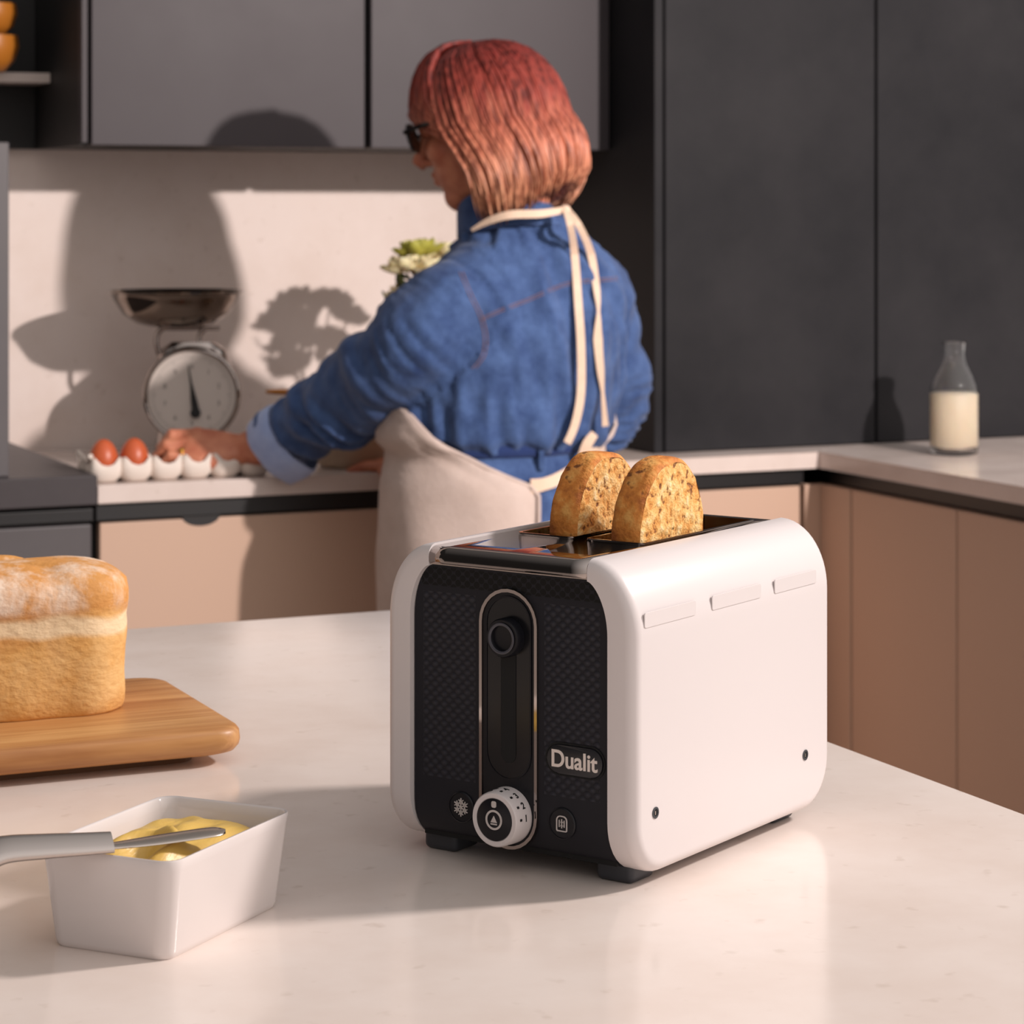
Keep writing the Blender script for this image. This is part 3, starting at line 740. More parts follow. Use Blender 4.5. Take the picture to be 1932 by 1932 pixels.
def loaf():
    M_loaf = loaf_mat(0, .14)
    lc = Vector((.424, 1.8, t1)); o = None
    ax = Vector((1, 0, 0)); b = BM(); Ln = .125; Wd = .0555; Hh = .137
    # stations along the length (x), each a section in y,z; built as stacked rings in z instead for rounded corners
    rings_ = []
    zs = [0, .002, .006, .014, .03, .046, .058, .066, .072, .077, .083, .091, .100, .104, .108, .1115, .1135, .1145]
    for z in zs:
        if z <= .072: k = .955+.035*(z/.072)**.8; e = 0
        else: k = 1.0+.014*math.sin(min((z-.072)/.043, 1)*PI*.8)
        rd = .040
        if z < .014: k -= .10*(1-z/.014)**1.8*.5
        if z > .092: f = (z-.092)/.0225; k *= math.sqrt(max(1-f**2.4*.86, .02))
        if abs(z-.074) < .004: k *= .985
        w2, l2 = Wd*2*k, (Ln*2)-(2*Wd)*(1-k)*1.0
        oo = rrect(l2, w2, min(rd*k, w2*.49), 14)
        # densify straight edges
        pts = []
        for i in range(len(oo)):
            a_, c_ = Vector((*oo[i], 0)), Vector((*oo[(i+1) % len(oo)], 0)); nseg = max(1, int((c_-a_).length/.004)) if i % 15 == 14 else 1
            nseg = {14: 2, 29: 40, 44: 2, 59: 40}.get(i, 1)
            for s in range(nseg): pts.append(a_+(c_-a_)*s/nseg)
        r_ = []
        for p in pts:
            q = Vector((p.x, p.y, z)); nn = noise.noise(q*28)*.0022+noise.noise(q*70)*.0009
            d_ = Vector((p.x*.3, p.y, 0)).normalized()
            dz = 0
            if z > .09: dz = (.003*noise.noise(Vector((p.x*16, p.y*22, 0)))-.0035*math.exp(-((p.x-.060)/.012)**2))*(z-.09)/.024
            if .062 < z < .085: dz = .004*noise.noise(Vector((p.x*22, p.y*22, 5)))
            r_.append(q+d_*nn+Vector((0, 0, dz)))
        rings_.append(r_)
    loft(b, rings_)
    ob = obj('bread_loaf', b, M_loaf, smooth=180)
    ob.location = (lc.x, lc.y, t1); return ob
lf = loaf(); lf.location = (.401, 1.905, t1+.0003); lf.rotation_euler = (0, 0, -.05)
tag(lf, 'tin loaf of white bread with floury split crust on the oak board', 'bread')

# ------------------------------------------------------------------ milk bottle
mb = Q(1800, 857, 4.165); mb.z = ZC
o = thing('milk_bottle', 'glass milk bottle half full of creamy milk on the right counter', 'bottle', mb)
R_ = .0400
prof_ = [(0, .003), (.030, .001), (.036, 0), (.0395, .004), (R_, .012), (R_, .104), (.0385, .116), (.033, .132), (.0235, .150), (.0195, .160), (.0185, .172), (.0200, .176), (.0205, .184), (.0195, .1885), (.0165, .189), (.0160, .184), (.0158, .172), (.0170, .160), (.0210, .150), (.0305, .132), (.0360, .116), (.0372, .104), (.0372, .014), (.030, .008), (0, .007)]
b = BM(); lathe(b, prof_, n=48); obj('glass', b, M_glass, o, smooth=60)
b = BM(); lathe(b, [(0, .0075), (.030, .0085), (.0374, .0145), (.0374, .1025), (.0368, .1035), (0, .1030)], n=48); obj('milk', b, M_milk, o, smooth=60)

# ------------------------------------------------------------------ kitchen scale
sc0 = Q(362, 745, 4.07); zc_ = sc0.z; sb = Vector((sc0.x, sc0.y, ZC))
SC = thing('kitchen_scale', 'chrome kitchen scale with round white dial and steel weighing bowl', 'scale', sb, -YAW+.10)
b = BM(); rings_ = []
for z, wx, wy in ((0, .062, .052), (.012, .064, .054), (.04, .058, .046), (.10, .062, .040), (.15, .064, .036), (.178, .055, .034), (.192, .036, .030)):
    rings_.append(ering((0, .045, z), (wx, 0, 0), (0, wy, 0), 28, 3.2))
loft(b, rings_); obj('body', b, M_chrome, SC, smooth=50)
dz_ = zc_-ZC; DMs = Matrix.Translation((0, -.005, dz_)) @ RXM
b = BM(); lathe(b, [(.070, -.030), (.0795, -.028), (.080, -.004), (.079, .002), (.075, .004), (.0725, .002), (.0715, -.002)], n=64, M=DMs); dr = obj('dial_rim', b, M_chrome, SC, smooth=60)
b = BM(); lathe(b, [(0, -.003), (.0718, -.003), (.0718, -.006)], n=64, M=DMs); fc = obj('dial_face', b, mat('dial_white', (206, 196, 188), .35), SC)
b = BM()
for k in range(60):
    a = 2*PI*k/60; r0 = .058 if k % 5 == 0 else .0615
    box(b, (-.0004, -.0026, r0), (.0004, -.0020, .065), M=Matrix.Translation((0, 0, dz_)) @ Matrix.Rotation(a, 4, 'Y'))
obj('dial_tick', b, mat('grey_ink', (110, 104, 100), .6), fc)
for k in range(10):
    a = 2*PI*k/10
    text('dial_numeral', str(k), .011, Matrix.Translation((.046*math.sin(a), -.0022, dz_+.046*math.cos(a))) @ RXM, mat('ink_%d' % k, (96, 90, 88), .6) if k == 0 else bpy.data.materials['ink_0'], fc)
b = BM(); prism(b, [(-.0065, -.030), (.0065, -.030), (.0050, -.008), (.0018, .018), (.0005, .050), (-.0005, .050), (-.0018, .018), (-.0050, -.008)], -.0058, -.0048, 'y', M=Matrix.Translation((.002, 0, dz_)) @ Matrix.Rotation(-.16, 4, 'Y'))
lathe(b, [(0, .0), (.0085, .0), (.0085, .003), (0, .0035)], n=24, M=Matrix.Translation((.006, -.0045, dz_-.029)) @ RXM); obj('needle', b, M_ink, SC)
zb_ = (CAMZ-(622-HY)/FPX*4.09)-ZC
b = BM()
for x in (-.058, .012): tube(b, smoothpath([(x+.006, .03, dz_+.062), (x, .028, dz_+.075), (x, .028, zb_-.010), (x+.008, .028, zb_+.001)], 4), .0045, 10)
tube(b, [(-.052, .028, zb_+.0015), (.045, .028, zb_+.0015)], .0032, 10); obj('bowl_support', b, M_chrome, SC, smooth=60)
bw = Vector((sb.x, sb.y, 0)) + Matrix.Rotation(-YAW+.10, 3, 'Z') @ Vector((-.027, .028, 0)); bw.z = ZC+zb_+.0048
b = BM(); lathe(b, [(0, 0), (.040, .0005), (.060, .006), (.080, .020), (.094, .042), (.0985, .052), (.1015, .0525), (.102, .0545), (.0985, .0548), (.092, .043), (.078, .0215), (.058, .0075), (.040, .002), (0, .0015)], n=64)
b.transform(Matrix.Scale(1.09, 4)); ob = obj('weighing_bowl', b, M_steelbowl, smooth=60); ob.location = bw
tag(ob, 'shiny steel bowl sitting on top of the kitchen scale', 'bowl')

# ------------------------------------------------------------------ mixing bowl with wooden spoon behind the sleeve
mbp = Q(668, 868, 3.98); mbp.z = ZC
b = BM(); lathe(b, [(0, .002), (.05, 0), (.056, .003), (.060, .010), (.084, .05), (.098, .09), (.1025, .112), (.1055, .116), (.1045, .120), (.1005, .120), (.097, .112), (.092, .09), (.078, .05), (.055, .012), (0, .008)], n=56)
ob = obj('mixing_bowl', b, mat('beige_stoneware', (196, 176, 152), .4), smooth=60); ob.location = mbp
tag(ob, 'beige mixing bowl on the counter, half hidden behind the raised blue sleeve', 'bowl')
b = BM(); p0 = Q(503, 739, 3.93); p1 = Q(560, 741, 3.96); p2 = Q(700, 752, 4.03)
tube(b, smoothpath([p0, p1, p2], 5), [.0028, .0034, .004, .0046, .0052, .0058, .0064, .007, .0078, .0086, .009], 12)
ob = obj('wooden_spoon', b, M_wood2, smooth=60, loc=p1)
tag(ob, 'amber wooden spoon lying across the mixing bowl, its tip poking left', 'spoon')

# ------------------------------------------------------------------ egg tray
eg0 = Vector((.9640, 3.640, ZC)); pitch = .0472
ET = thing('egg_carton', 'pale grey paper egg tray on the counter edge under her hand', 'egg carton', eg0, 0)
M_pulp = mat('paper_pulp', (222, 210, 200), .9)
b = BM()
for i in range(6):
    for j in range(2):
        c = Vector((.023+pitch*i, .026+pitch*j, 0)); rings_ = []
        for f, z0 in ((.64, 0), (.78, .004), (1.0, .010), (1.04, .018), (1.06, .026)):
            r_ = []
            for k in range(28):
                a = 2*PI*k/28; cx_, sx_ = math.cos(a), math.sin(a)
                pw = .7+.3*(1-f); x = math.copysign(abs(cx_)**pw, cx_); y = math.copysign(abs(sx_)**pw, sx_)
                zz = z0+(.013*(abs(math.sin(2*a))**2) if z0 > .02 else 0)
                r_.append(c+Vector((x*f*.0240, y*f*.0240, zz)))
            rings_.append(r_)
        loft(b, rings_, cap=False); b.faces.new([b.verts.new(p+Vector((0, 0, .0002))) for p in rings_[0]])
# turned out left lip
tube(b, [(-.003, .001, .042), (0, .03, .030), (-.003, .076, .042)], [.003, .0022, .003], 8)
pp = obj('cups', b, M_pulp, ET, smooth=60); m_ = pp.modifiers.new('thickness', 'SOLIDIFY'); m_.thickness = .0016; m_.offset = 0
M_egg = mat('brown_eggshell', (190, 88, 48), .38, Subsurface_Weight=.1, Subsurface_Radius=(.01, .004, .002))
for lb, i, j in (('brown egg at the left front of the paper egg tray', 0, 0), ('brown egg second in the front row, next to her fingertips', 1, 0)):
    b = BM(); lathe(b, [(max(.0218*math.sin(t)*(1+.10*math.cos(t)), 0), .029-.029*math.cos(t)) for t in [PI*k/24 for k in range(25)]], n=32)
    ob = obj('egg', b, M_egg, smooth=180); ob.location = eg0+Vector((.023+pitch*i, .026+pitch*j, .0070)); tag(ob, lb, 'egg', 'eggs in the paper tray')

# ------------------------------------------------------------------ flowers in a vase behind her shoulder
fb = Q(815, 545, 4.16); fz = fb.z
FLW = thing('flower_vase', 'glass vase of white and green roses behind her left shoulder', 'flowers', (fb.x, fb.y, ZC))
b = BM(); lathe(b, [(0, .004), (.034, 0), (.038, .003), (.040, .02), (.038, .10), (.034, .16), (.038, .185), (.0365, .186), (.032, .16), (.0355, .10), (.0375, .02), (0, .010)], n=36); obj('vase', b, M_glass, FLW, smooth=60)
M_petal = mat('cream_petal', (238, 222, 180), .5, Subsurface_Weight=.2); M_petalg = mat('green_petal', (176, 172, 74), .5); M_leaf = mat('leaf', (72, 78, 38), .5); M_stem = mat('stem', (92, 104, 52), .6)
random.seed(3)
def petal(bm, M, w, l, curl, cup):
    nu, nv = 6, 7; g = []
    for i in range(nv+1):
        t = i/nv; ww = w*math.sin(PI*min(.12+.80*t, 1))**.7; row = []
        for j in range(nu+1):
            s = j/nu*2-1
            row.append(bm.verts.new(M @ Vector((s*ww, -cup*(1-s*s)*math.sin(PI*t*.9)+curl*t*t, l*t))))
        g.append(row)
    for i in range(nv):
        for j in range(nu): bm.faces.new((g[i][j], g[i][j+1], g[i+1][j+1], g[i+1][j]))
def bloom(pos, d, R0, m):
    d = Vector(d).normalized(); q = d.to_track_quat('Z', 'Y').to_matrix().to_4x4(); b = BM()
    for ringi, (nn, tilt, k, off) in enumerate(((4, .05, .62, .002), (5, .28, .8, .005), (6, .55, .95, .008), (7, .95, 1.1, .010))):
        for i in range(nn):
            a = 2*PI*(i+ringi*.4)/nn
            M = Matrix.Translation(pos) @ q @ Matrix.Rotation(a, 4, 'Z') @ Matrix.Translation((0, -off*.6, 0)) @ Matrix.Rotation(tilt, 4, 'X')
            petal(b, M, R0*.46*k, R0*1.05*k, -R0*.22*tilt, R0*.28)
    return obj('bloom', b, m, FLW, world=True, smooth=180)
for px, py, dd, r, gm in ((768, 497, 4.13, .034, 0), (790, 470, 4.15, .036, 1), (812, 500, 4.12, .034, 0), (836, 475, 4.19, .034, 0), (772, 545, 4.15, .032, 0), (848, 540, 4.17, .034, 0), (802, 575, 4.13, .032, 0), (868, 500, 4.20, .032, 0)):
    p = Q(px, py, dd); bl = bloom(p+Vector((0, 0, -.012)), (p-Vector((fb.x, fb.y, fz-.10)))*1.0+Vector((0, 0, .03)), r, M_petalg if gm else M_petal)
    b = BM(); tube(b, smoothpath([(fb.x, fb.y, ZC+.02), (fb.x*.8+p.x*.2, fb.y*.8+p.y*.2, ZC+.17), p+Vector((0, 0, -.014))], 4), .0018, 6); obj('stem', b, M_stem, FLW, world=True)
b = BM()
for k in range(26):
    a = random.uniform(0, 2*PI); rr_ = random.uniform(.02, .07); p = Vector((fb.x+rr_*math.cos(a), fb.y+rr_*math.sin(a), fz+random.uniform(-.09, .03)))
    dd = Vector((math.cos(a), math.sin(a), random.uniform(.1, .9))).normalized()
    petal(b, Matrix.Translation(p) @ dd.to_track_quat('Z', 'Y').to_matrix().to_4x4(), .012, .042, .008, .003)
obj('leaves', b, M_leaf, FLW, world=True, smooth=180)

# ------------------------------------------------------------------ the woman
K = 1.057                                                        # scale of the figure
def Q2(px, py, d): return Q(px, py, d*K)
def cv(X, d, z=0): return C(X, d, z)
def zm(z): return CAMZ+(z-CAMZ)*K
def zo(z): return CAMZ+(z-CAMZ)/K
sv = cv(.8, .6).normalized(); fv = cv(-.6, .8).normalized()      # her right, her front
PR = thing('person', 'woman in a blue denim dress and cream apron reaching for the eggs, back turned', 'person', C(-.02, 3.68, 0))
# torso stations: z, centre px (at depth 3.5), half width, half depth, centre depth
TS = [(.40, 940, .158, .130, 3.49), (.60, 940, .156, .128, 3.49), (.85, 940, .158, .124, 3.49), (.95, 940, .152, .120, 3.49), (1.000, 942, .146, .116, 3.50),
      (1.004, 941, .146, .116, 3.50), (1.012, 942, .160, .128, 3.50), (1.05, 955, .163, .130, 3.50), (1.10, 968, .165, .126, 3.50), (1.16, 980, .170, .120, 3.50), (1.205, 988, .172, .108, 3.50), (1.24, 994, .158, .092, 3.50), (1.268, 994, .130, .078, 3.50), (1.290, 992, .096, .068, 3.495), (1.310, 988, .070, .060, 3.49), (1.325, 984, .058, .055, 3.49)]
def torso(z):
    px, a, bb, d = interp(TS, z); return cv((px-966)/FPX*3.5*K, d*K), a*K, bb*K
def tpoint(z, phi, off=0):
    c, a, bb = torso(z); p = c+sv*((a+off)*math.cos(phi))+fv*((bb+off)*math.sin(phi)); p.z = zm(z); return p
def tring(z, off=0, n=48): return [tpoint(z, 2*PI*i/n, off) for i in range(n)]

# --- body (skin): head, neck, inner torso, legs, forearms and hands in one surface
hc = Q2(908, 238, 3.50); fh = cv(-.93, .37).normalized(); sh = cv(.37, .93).normalized()   # head front, head right
TILT = math.radians(15)
def hp_(f, s, u):
    f2 = f*math.cos(TILT)+u*math.sin(TILT); u2 = u*math.cos(TILT)-f*math.sin(TILT)
    return hc+fh*(f2*K)+sh*(s*K)+Vector((0, 0, u2*K))
b = BM()
def blob(bm, c, ax, n1=20, n2=14):
    rings_ = []
    for i in range(1, n2):
        t = PI*i/n2; rings_.append([c+ax[0]*(math.sin(t)*math.cos(2*PI*k/n1))+ax[1]*(math.sin(t)*math.sin(2*PI*k/n1))+ax[2]*(-math.cos(t)) for k in range(n1)])
    loft(bm, rings_)
UZ = Vector((0, 0, 1)); pit = lambda v: v
blob(b, hp_(-.006, 0, .018), (fh*.086, sh*.071, UZ*.092))
blob(b, hp_(.022, 0, -.030), (fh*.062, sh*.060, UZ*.085))
blob(b, hp_(.050, 0, -.088), (fh*.030, sh*.036, UZ*.026))            # chin
blob(b, hp_(.020, 0, -.075), (fh*.050, sh*.050, UZ*.036))
for s_ in (-1, 1):
    blob(b, hp_(.048, s_*.036, -.022), (fh*.030, sh*.022, UZ*.026))  # cheeks
    blob(b, hp_(-.004, s_*.072, -.008), (fh*.017, sh*.008, UZ*.030)) # ears
    blob(b, hp_(.070, s_*.029, .014), (fh*.013, sh*.014, UZ*.012))   # eyes
blob(b, hp_(.082, 0, .026), (fh*.012, sh*.040, UZ*.010))             # brow
tube(b, [hp_(.080, 0, .016), hp_(.092, 0, -.004), hp_(.104, 0, -.024), hp_(.096, 0, -.032)], [.008, .010, .013, .009], 12)
for s_ in (-1, 1): blob(b, hp_(.090, s_*.011, -.029), (fh*.009, sh*.008, UZ*.007))
blob(b, hp_(.080, 0, -.050), (fh*.010, sh*.024, UZ*.006)); blob(b, hp_(.079, 0, -.061), (fh*.010, sh*.021, UZ*.007))
tube(b, [cv((985-966)/FPX*3.5*K, 3.495*K, zm(1.25)), cv((972-966)/FPX*3.5*K, 3.495*K, zm(1.31)), hp_(-.030, 0, -.045)], [.062, .054, .056], 20)
for z0, z1 in ((.9, 1.24),):
    loft(b, [ering(torso(z)[0]+UZ*zm(z), sv*(torso(z)[1]-.02), fv*(torso(z)[2]-.02), 24) for z in (.86, .95, 1.0, 1.1, 1.2, 1.26, 1.285)])
for s_ in (-1, 1):
    hip = torso(.86)[0]+sv*(.075*s_)+UZ*.90; kn_ = torso(.5)[0]+sv*(.085*s_)+UZ*.47; an = torso(.4)[0]+sv*(.09*s_)+UZ*.085-fv*.02
    tube(b, smoothpath([hip, kn_, an], 5), [.088, .084, .078, .07, .062, .056, .054, .056, .050, .042, .038], 16)
    ft = an+UZ*-.035; tube(b, [ft-fv*.03, ft+fv*.05, ft+fv*.14+UZ*-.015], [.036, .036, .022], 12, flat=.9)
# left forearm and hand (towards the eggs)
ELB = Q2(668, 765, 3.545); WR = Q2(462, 846, 3.625)
tube(b, smoothpath([ELB, Q2(560, 812, 3.585), Q2(505, 838, 3.61), WR], 4), [.036]*5+[.034, .033, .032, .031, .030, .028, .0265, .0255], 16)
hd = (Q2(330, 846, 3.615)-WR).normalized()                 # hand direction
hwv = (UZ*.66+cv(0, 1)*.75); hwv = (hwv-hd*hwv.dot(hd)).normalized()   # across the palm, index side up
hn = hd.cross(hwv).normalized()
if hn.dot(cv(0, -1)) < 0: hn = -hn                        # back of the hand, towards us
rings_ = []
for t, w_, th_ in ((-.01, .024, .019), (.01, .026, .018), (.03, .033, .0165), (.05, .039, .0155), (.07, .041, .0145), (.085, .040, .0125), (.092, .036, .009)):
    rings_.append(ering(WR+hd*t-hwv*.002, hwv*w_, hn*th_, 18, 2.5))
loft(b, rings_)
FING = []
for k, (o_, l_, r_) in enumerate(((.030, .086, .0092), (.010, .094, .0095), (-.011, .088, .0090), (-.030, .068, .0080))):
    base = WR+hd*(.078-.004*abs(k-1))+hwv*o_+hn*.001; down = (-UZ*.62-hn*.70).normalized(); sp_ = hwv*(.05*(1.5-k))
    d1 = (hd*.93+hn*.10+sp_-UZ*.16).normalized(); d2 = (hd*.55+down*.80).normalized(); d3 = (-hd*.10+down*.98).normalized()
    p1 = base+d1*l_*.46; p2 = p1+d2*l_*.32; p3 = p2+d3*l_*.24; FING.append((base, p1, p2, p3, r_))
    tube(b, [base-hd*.018, base, base+d1*l_*.24, p1, p1+d2*l_*.16, p2, p2+d3*l_*.12, p3, p3+d3*.004], [r_*.9, r_*1.06, r_*.94, r_*1.05, r_*.90, r_*.98, r_*.86, r_*.74, r_*.3], 12)
    blob(b, base+hn*.0045, (hd*.010, hwv*.0085, hn*.0085), 10, 8)
    blob(b, p1+hn*.002, (hd*.0075, hwv*r_*.95, hn*r_), 10, 8)
    tube(b, [WR+hd*.02+hwv*o_*.45+hn*.0135, WR+hd*.05+hwv*o_*.8+hn*.0125, base+hn*.007], [.0020, .0028, .003], 8)
th0 = WR+hd*.024+hwv*.022-hn*.010                          # thumb leaves the side of the palm near its base
td1 = (hd*.70-hn*.62+hwv*.22).normalized(); td2 = (hd*.72-hn*.60-hwv*.30).normalized()
tube(b, [th0-td1*.01, th0+td1*.018, th0+td1*.040, th0+td1*.040+td2*.022, th0+td1*.040+td2*.036], [.014, .0135, .0115, .0105, .006], 12)
# right forearm and hand resting on the counter in front of her
REL = Q2(1185, 772, 3.62); RWR = Q2(800, 862, 3.70)
tube(b, smoothpath([REL, Q2(1010, 820, 3.70), RWR], 5), [.024, .028, .030, .032, .033, .031, .030, .029, .028, .027, .026], 14)
rd = (Q2(712, 880, 3.71)-RWR).normalized(); rw = cv(.1, 1); rw = (rw-rd*rw.dot(rd)).normalized(); rn = rd.cross(rw); rn = rn if rn.z > 0 else -rn
loft(b, [ering(RWR+rd*t, rw*w_, rn*th_, 16, 2.5) for t, w_, th_ in ((-.01, .024, .018), (.02, .031, .016), (.05, .040, .014), (.075, .040, .012))])
for k, (o_, l_, r_) in enumerate(((-.030, .062, .0088), (-.010, .070, .0092), (.010, .068, .0088), (.029, .052, .0080))):
    base = RWR+rd*.068+rw*o_
    tube(b, [base-rd*.01, base+rd*l_*.4+rn*.006, base+rd*l_*.75-rn*.001, base+rd*l_-rn*.010], [r_, r_, r_*.95, r_*.7], 12)
tube(b, [RWR+rd*.015-rw*.024-rn*.004, RWR+rd*.04-rw*.045-rn*.006, RWR+rd*.066-rw*.050-rn*.008], [.013, .0115, .008], 12)
body = obj('body', b, M_skin, PR, world=True); remesh(body, .0036, 2)
# mouth line and eyelids are modelled; eyes behind the glasses
# --- denim dress: torso + sleeves
b = BM(); n = 56
zs = [.40, .5, .6, .7, .8, .88, .93, .965, .99, 1.000, 1.006, 1.012, 1.02, 1.035, 1.05, 1.075, 1.10, 1.13, 1.16, 1.185, 1.205, 1.225, 1.24, 1.255, 1.268, 1.280, 1.292, 1.303, 1.314, 1.322]
def fold_t(z, ph):
    k = 0
    if z < .995: k = .0035*math.sin(ph*17+3*noise.noise(Vector((ph, z*4, 0))))*min((.995-z)/.05, 1)*(1+max(0, .9-z)*2)
    return k
loft(b, [[tpoint(z, 2*PI*i/n, .004+fold_t(z, 2*PI*i/n)) for i in range(n)] for z in zs])
LSH = Q2(862, 556, 3.405)
def sleeve(bm, pts, rad, flat=1.0):
    sp_ = smoothpath(pts, 5); m_ = len(sp_); rr_ = []
    for i in range(m_):
        t = i/(m_-1)*(len(rad)-1); k = min(int(t), len(rad)-2); rr_.append(rad[k]+(rad[k+1]-rad[k])*(t-k))
    tube(bm, sp_, rr_, 26, flat)
LP = [Q2(925, 560, 3.47), Q2(872, 575, 3.42), Q2(800, 636, 3.41), Q2(712, 712, 3.47), Q2(640, 765, 3.53), Q2(562, 806, 3.585), Q2(512, 832, 3.605)]
sleeve(b, LP, [.053, .068, .076, .074, .064, .054, .046])
RP = [Q2(1085, 545, 3.57), Q2(1128, 560, 3.60), Q2(1140, 650, 3.62), Q2(1152, 735, 3.63), Q2(1120, 800, 3.65), Q2(1020, 825, 3.68), Q2(930, 846, 3.70)]
sleeve(b, RP, [.048, .056, .056, .061, .056, .048, .042])
dress = obj('denim_dress', b, M_denim, PR, world=True); remesh(dress, .0055, 3)
IP = WM[PR.name]
LPw = smoothpath(LP, 6); RPw = smoothpath(RP, 6)
def near(path, p):
    best = (9, 0)
    for i, q in enumerate(path):
        d_ = (q-p).length
        if d_ < best[0]: best = (d_, i)
    return best
def folds(co, nrm):
    p = IP @ co; dl, il = near(LPw, p); dr, ir = near(RPw, p); h = 0
    h += .0028*noise.noise(p*18)+.0016*noise.noise(p*42)
    arm = min(dl, dr)
    if arm < .09:
        path, i = (LPw, il) if dl < dr else (RPw, ir); t = i/len(path)
        ax = (path[min(i+1, len(path)-1)]-path[max(i-1, 0)]).normalized(); s_ = (p-path[0]).dot(ax)
        ring_n = noise.noise(Vector((s_*26, (p.z)*9, (p.x+p.y)*9))); w_ = min(1, i/8)
        h += w_*.011*(abs(ring_n)**.8*math.copysign(1, ring_n)) - w_*.001
        k = math.exp(-((t-.62)/.16)**2); h += k*.006*math.sin(s_*120+14*noise.noise(p*9))*(.4+.6*max(0, -nrm.z+.3))
    elif zo(p.z) > 1.0:
        p = p.copy(); zr = p.z; c_, a_, bb_ = torso(zo(p.z)); p.z = zo(p.z); q = p-c_; ph = math.atan2(q.dot(fv), q.dot(sv))
        # diagonal drag folds from the armpit to the waist and vertical ones towards the belt
        h += .013*noise.noise(Vector((p.z*13+ph*4.2, ph*1.9-p.z*5, 1.3)))+.005*noise.noise(Vector((p.z*30+ph*9, ph*4-p.z*9, 6.3)))
        if p.z < 1.12: h += .0045*math.sin(ph*21+6*noise.noise(Vector((p.z*9, ph*2, 0))))*max(0, (1.12-p.z)/.12)
        # yoke seam
        dzk = p.z-(1.178-.012*math.cos(ph*2)); h -= .0022*math.exp(-(dzk/.003)**2)
    elif zo(p.z) > .985: h -= .002
    return h
displace(dress, folds)
# armhole seam + yoke stitching
def stitch(pts, r=.0011):
    b = BM(); tube(b, pts, r, 6); return obj('stitching', b, M_stitch, dress, world=True)
# collar
b = BM(); rings_ = []
cn = cv((990-966)/FPX*3.5*K, 3.50*K)
def colr(z0f, z1, r, th):
    out = []
    for k in range(40):
        ph = 2*PI*k/40; back = .5-.5*math.sin(ph)                  # 1 at the back
        z = z0f+z1*back; c_ = cn+cv((-(z-1.27))*.55, 0)
        out.append(c_+sv*(r*K*math.cos(ph))+fv*(r*K*.98*math.sin(ph))+UZ*zm(z))
    return out
cb = [colr(1.285, .018, .074, 0), colr(1.300, .026, .068, 0), colr(1.312, .046, .0640, 0), colr(1.316, .050, .0620, 0), colr(1.312, .048, .0600, 0), colr(1.29, .028, .0600, 0)]
loft(b, cb, cap=False); obj('collar', b, M_denim, dress, world=True, smooth=180)
b = BM(); cb = [colr(1.316, .052, .0640, 0), colr(1.311, .047, .0690, 0), colr(1.297, .034, .0780, 0), colr(1.286, .026, .0850, 0), colr(1.284, .026, .0845, 0), colr(1.295, .034, .0760, 0), colr(1.310, .046, .0665, 0)]
loft(b, cb, cap=False); obj('collar_fall', b, M_denim, dress, world=True, smooth=180)
# turned back cuff on the left sleeve
b = BM(); ca = (Q2(500, 838, 3.61)-Q2(562, 806, 3.585)).normalized(); up_ = (UZ-ca*UZ.dot(ca)).normalized(); sd = ca.cross(up_)
if sd.dot(cv(0, -1)) < 0: sd = -sd
c0 = Q2(548, 820, 3.59); rings_ = []
for t, r_, dn in ((.0, .0530, 0), (.004, .0570, 0), (.018, .0580, .002), (.034, .0560, .004), (.046, .0535, .006), (.049, .051, .006), (.044, .0485, .004), (.02, .048, 0)):
    rr_ = []
    for k in range(36):
        a = 2*PI*k/36; q = r_*(1+.035*math.sin(3*a+1)+.02*math.sin(7*a)); lower = max(0, -math.sin(a)) if True else 0
        rr_.append(c0+ca*(t+.010*math.sin(a)-.004)+up_*(q*math.sin(a)*1.0-dn-.008*lower)+sd*(q*math.cos(a)*.88))
    rings_.append(rr_)
loft(b, rings_, cap=False); cuff = obj('cuff', b, M_denimin, dress, world=True, smooth=180); tag(cuff, 'pale turned-back denim cuff')
# seams drawn as thread on the yoke and armhole
from mathutils.bvhtree import BVHTree
dress.data.update(); bv = BVHTree.FromPolygons([IP @ v.co for v in dress.data.vertices], [tuple(p.vertices) for p in dress.data.polygons])
EYE = Vector((0, 0, CAMZ))
def hit(px, py, lift=.0):
    dr = (Q(px, py, 3.0)-EYE).normalized(); h = bv.ray_cast(EYE, dr); return (h[0]+h[1]*lift) if h[0] is not None else None
def seam(pts, r=.0007, dy=0):
    fine = smoothpath([(x, y+dy, 0) for x, y in pts], 8); P_ = [hit(p.x, p.y, .0004) for p in fine]; P_ = [p for p in P_ if p is not None]
    P_ = [sum((P_[max(0, min(len(P_)-1, i+d))] for d in (-1, 0, 1)), Vector())/3 for i in range(len(P_))]
    stitch(P_, r)
YK = [(908, 600), (950, 581), (1000, 562), (1045, 542), (1080, 531), (1130, 526), (1166, 523)]
seam(YK); seam(YK, dy=5)
AH = [(866, 512), (884, 556), (905, 600), (913, 640), (908, 672), (890, 696)]
seam(AH); seam([(x+7, y) for x, y in AH])
# belt line under the blouse, its shading line painted in darker denim
b = BM(); r1 = []
loft(b, [[tpoint(z, 2*PI*i/56, o_) for i in range(56)] for z, o_ in ((.994, .004), (.996, .0085), (1.010, -.004), (1.012, -.010))], cap=False)
obj('waist_seam', b, cloth('shaded_denim', (40, 58, 104), (30, 46, 90)), dress, world=True, smooth=180)
b = BM(); box(b, (-.004, -.0035, -.014), (.004, .0035, .014), .001, M=Matrix.Translation(tpoint(.990, math.radians(262), .012)) @ Matrix.Rotation(-.4, 4, 'Z')); obj('belt_loop', b, M_denim, dress, world=True)

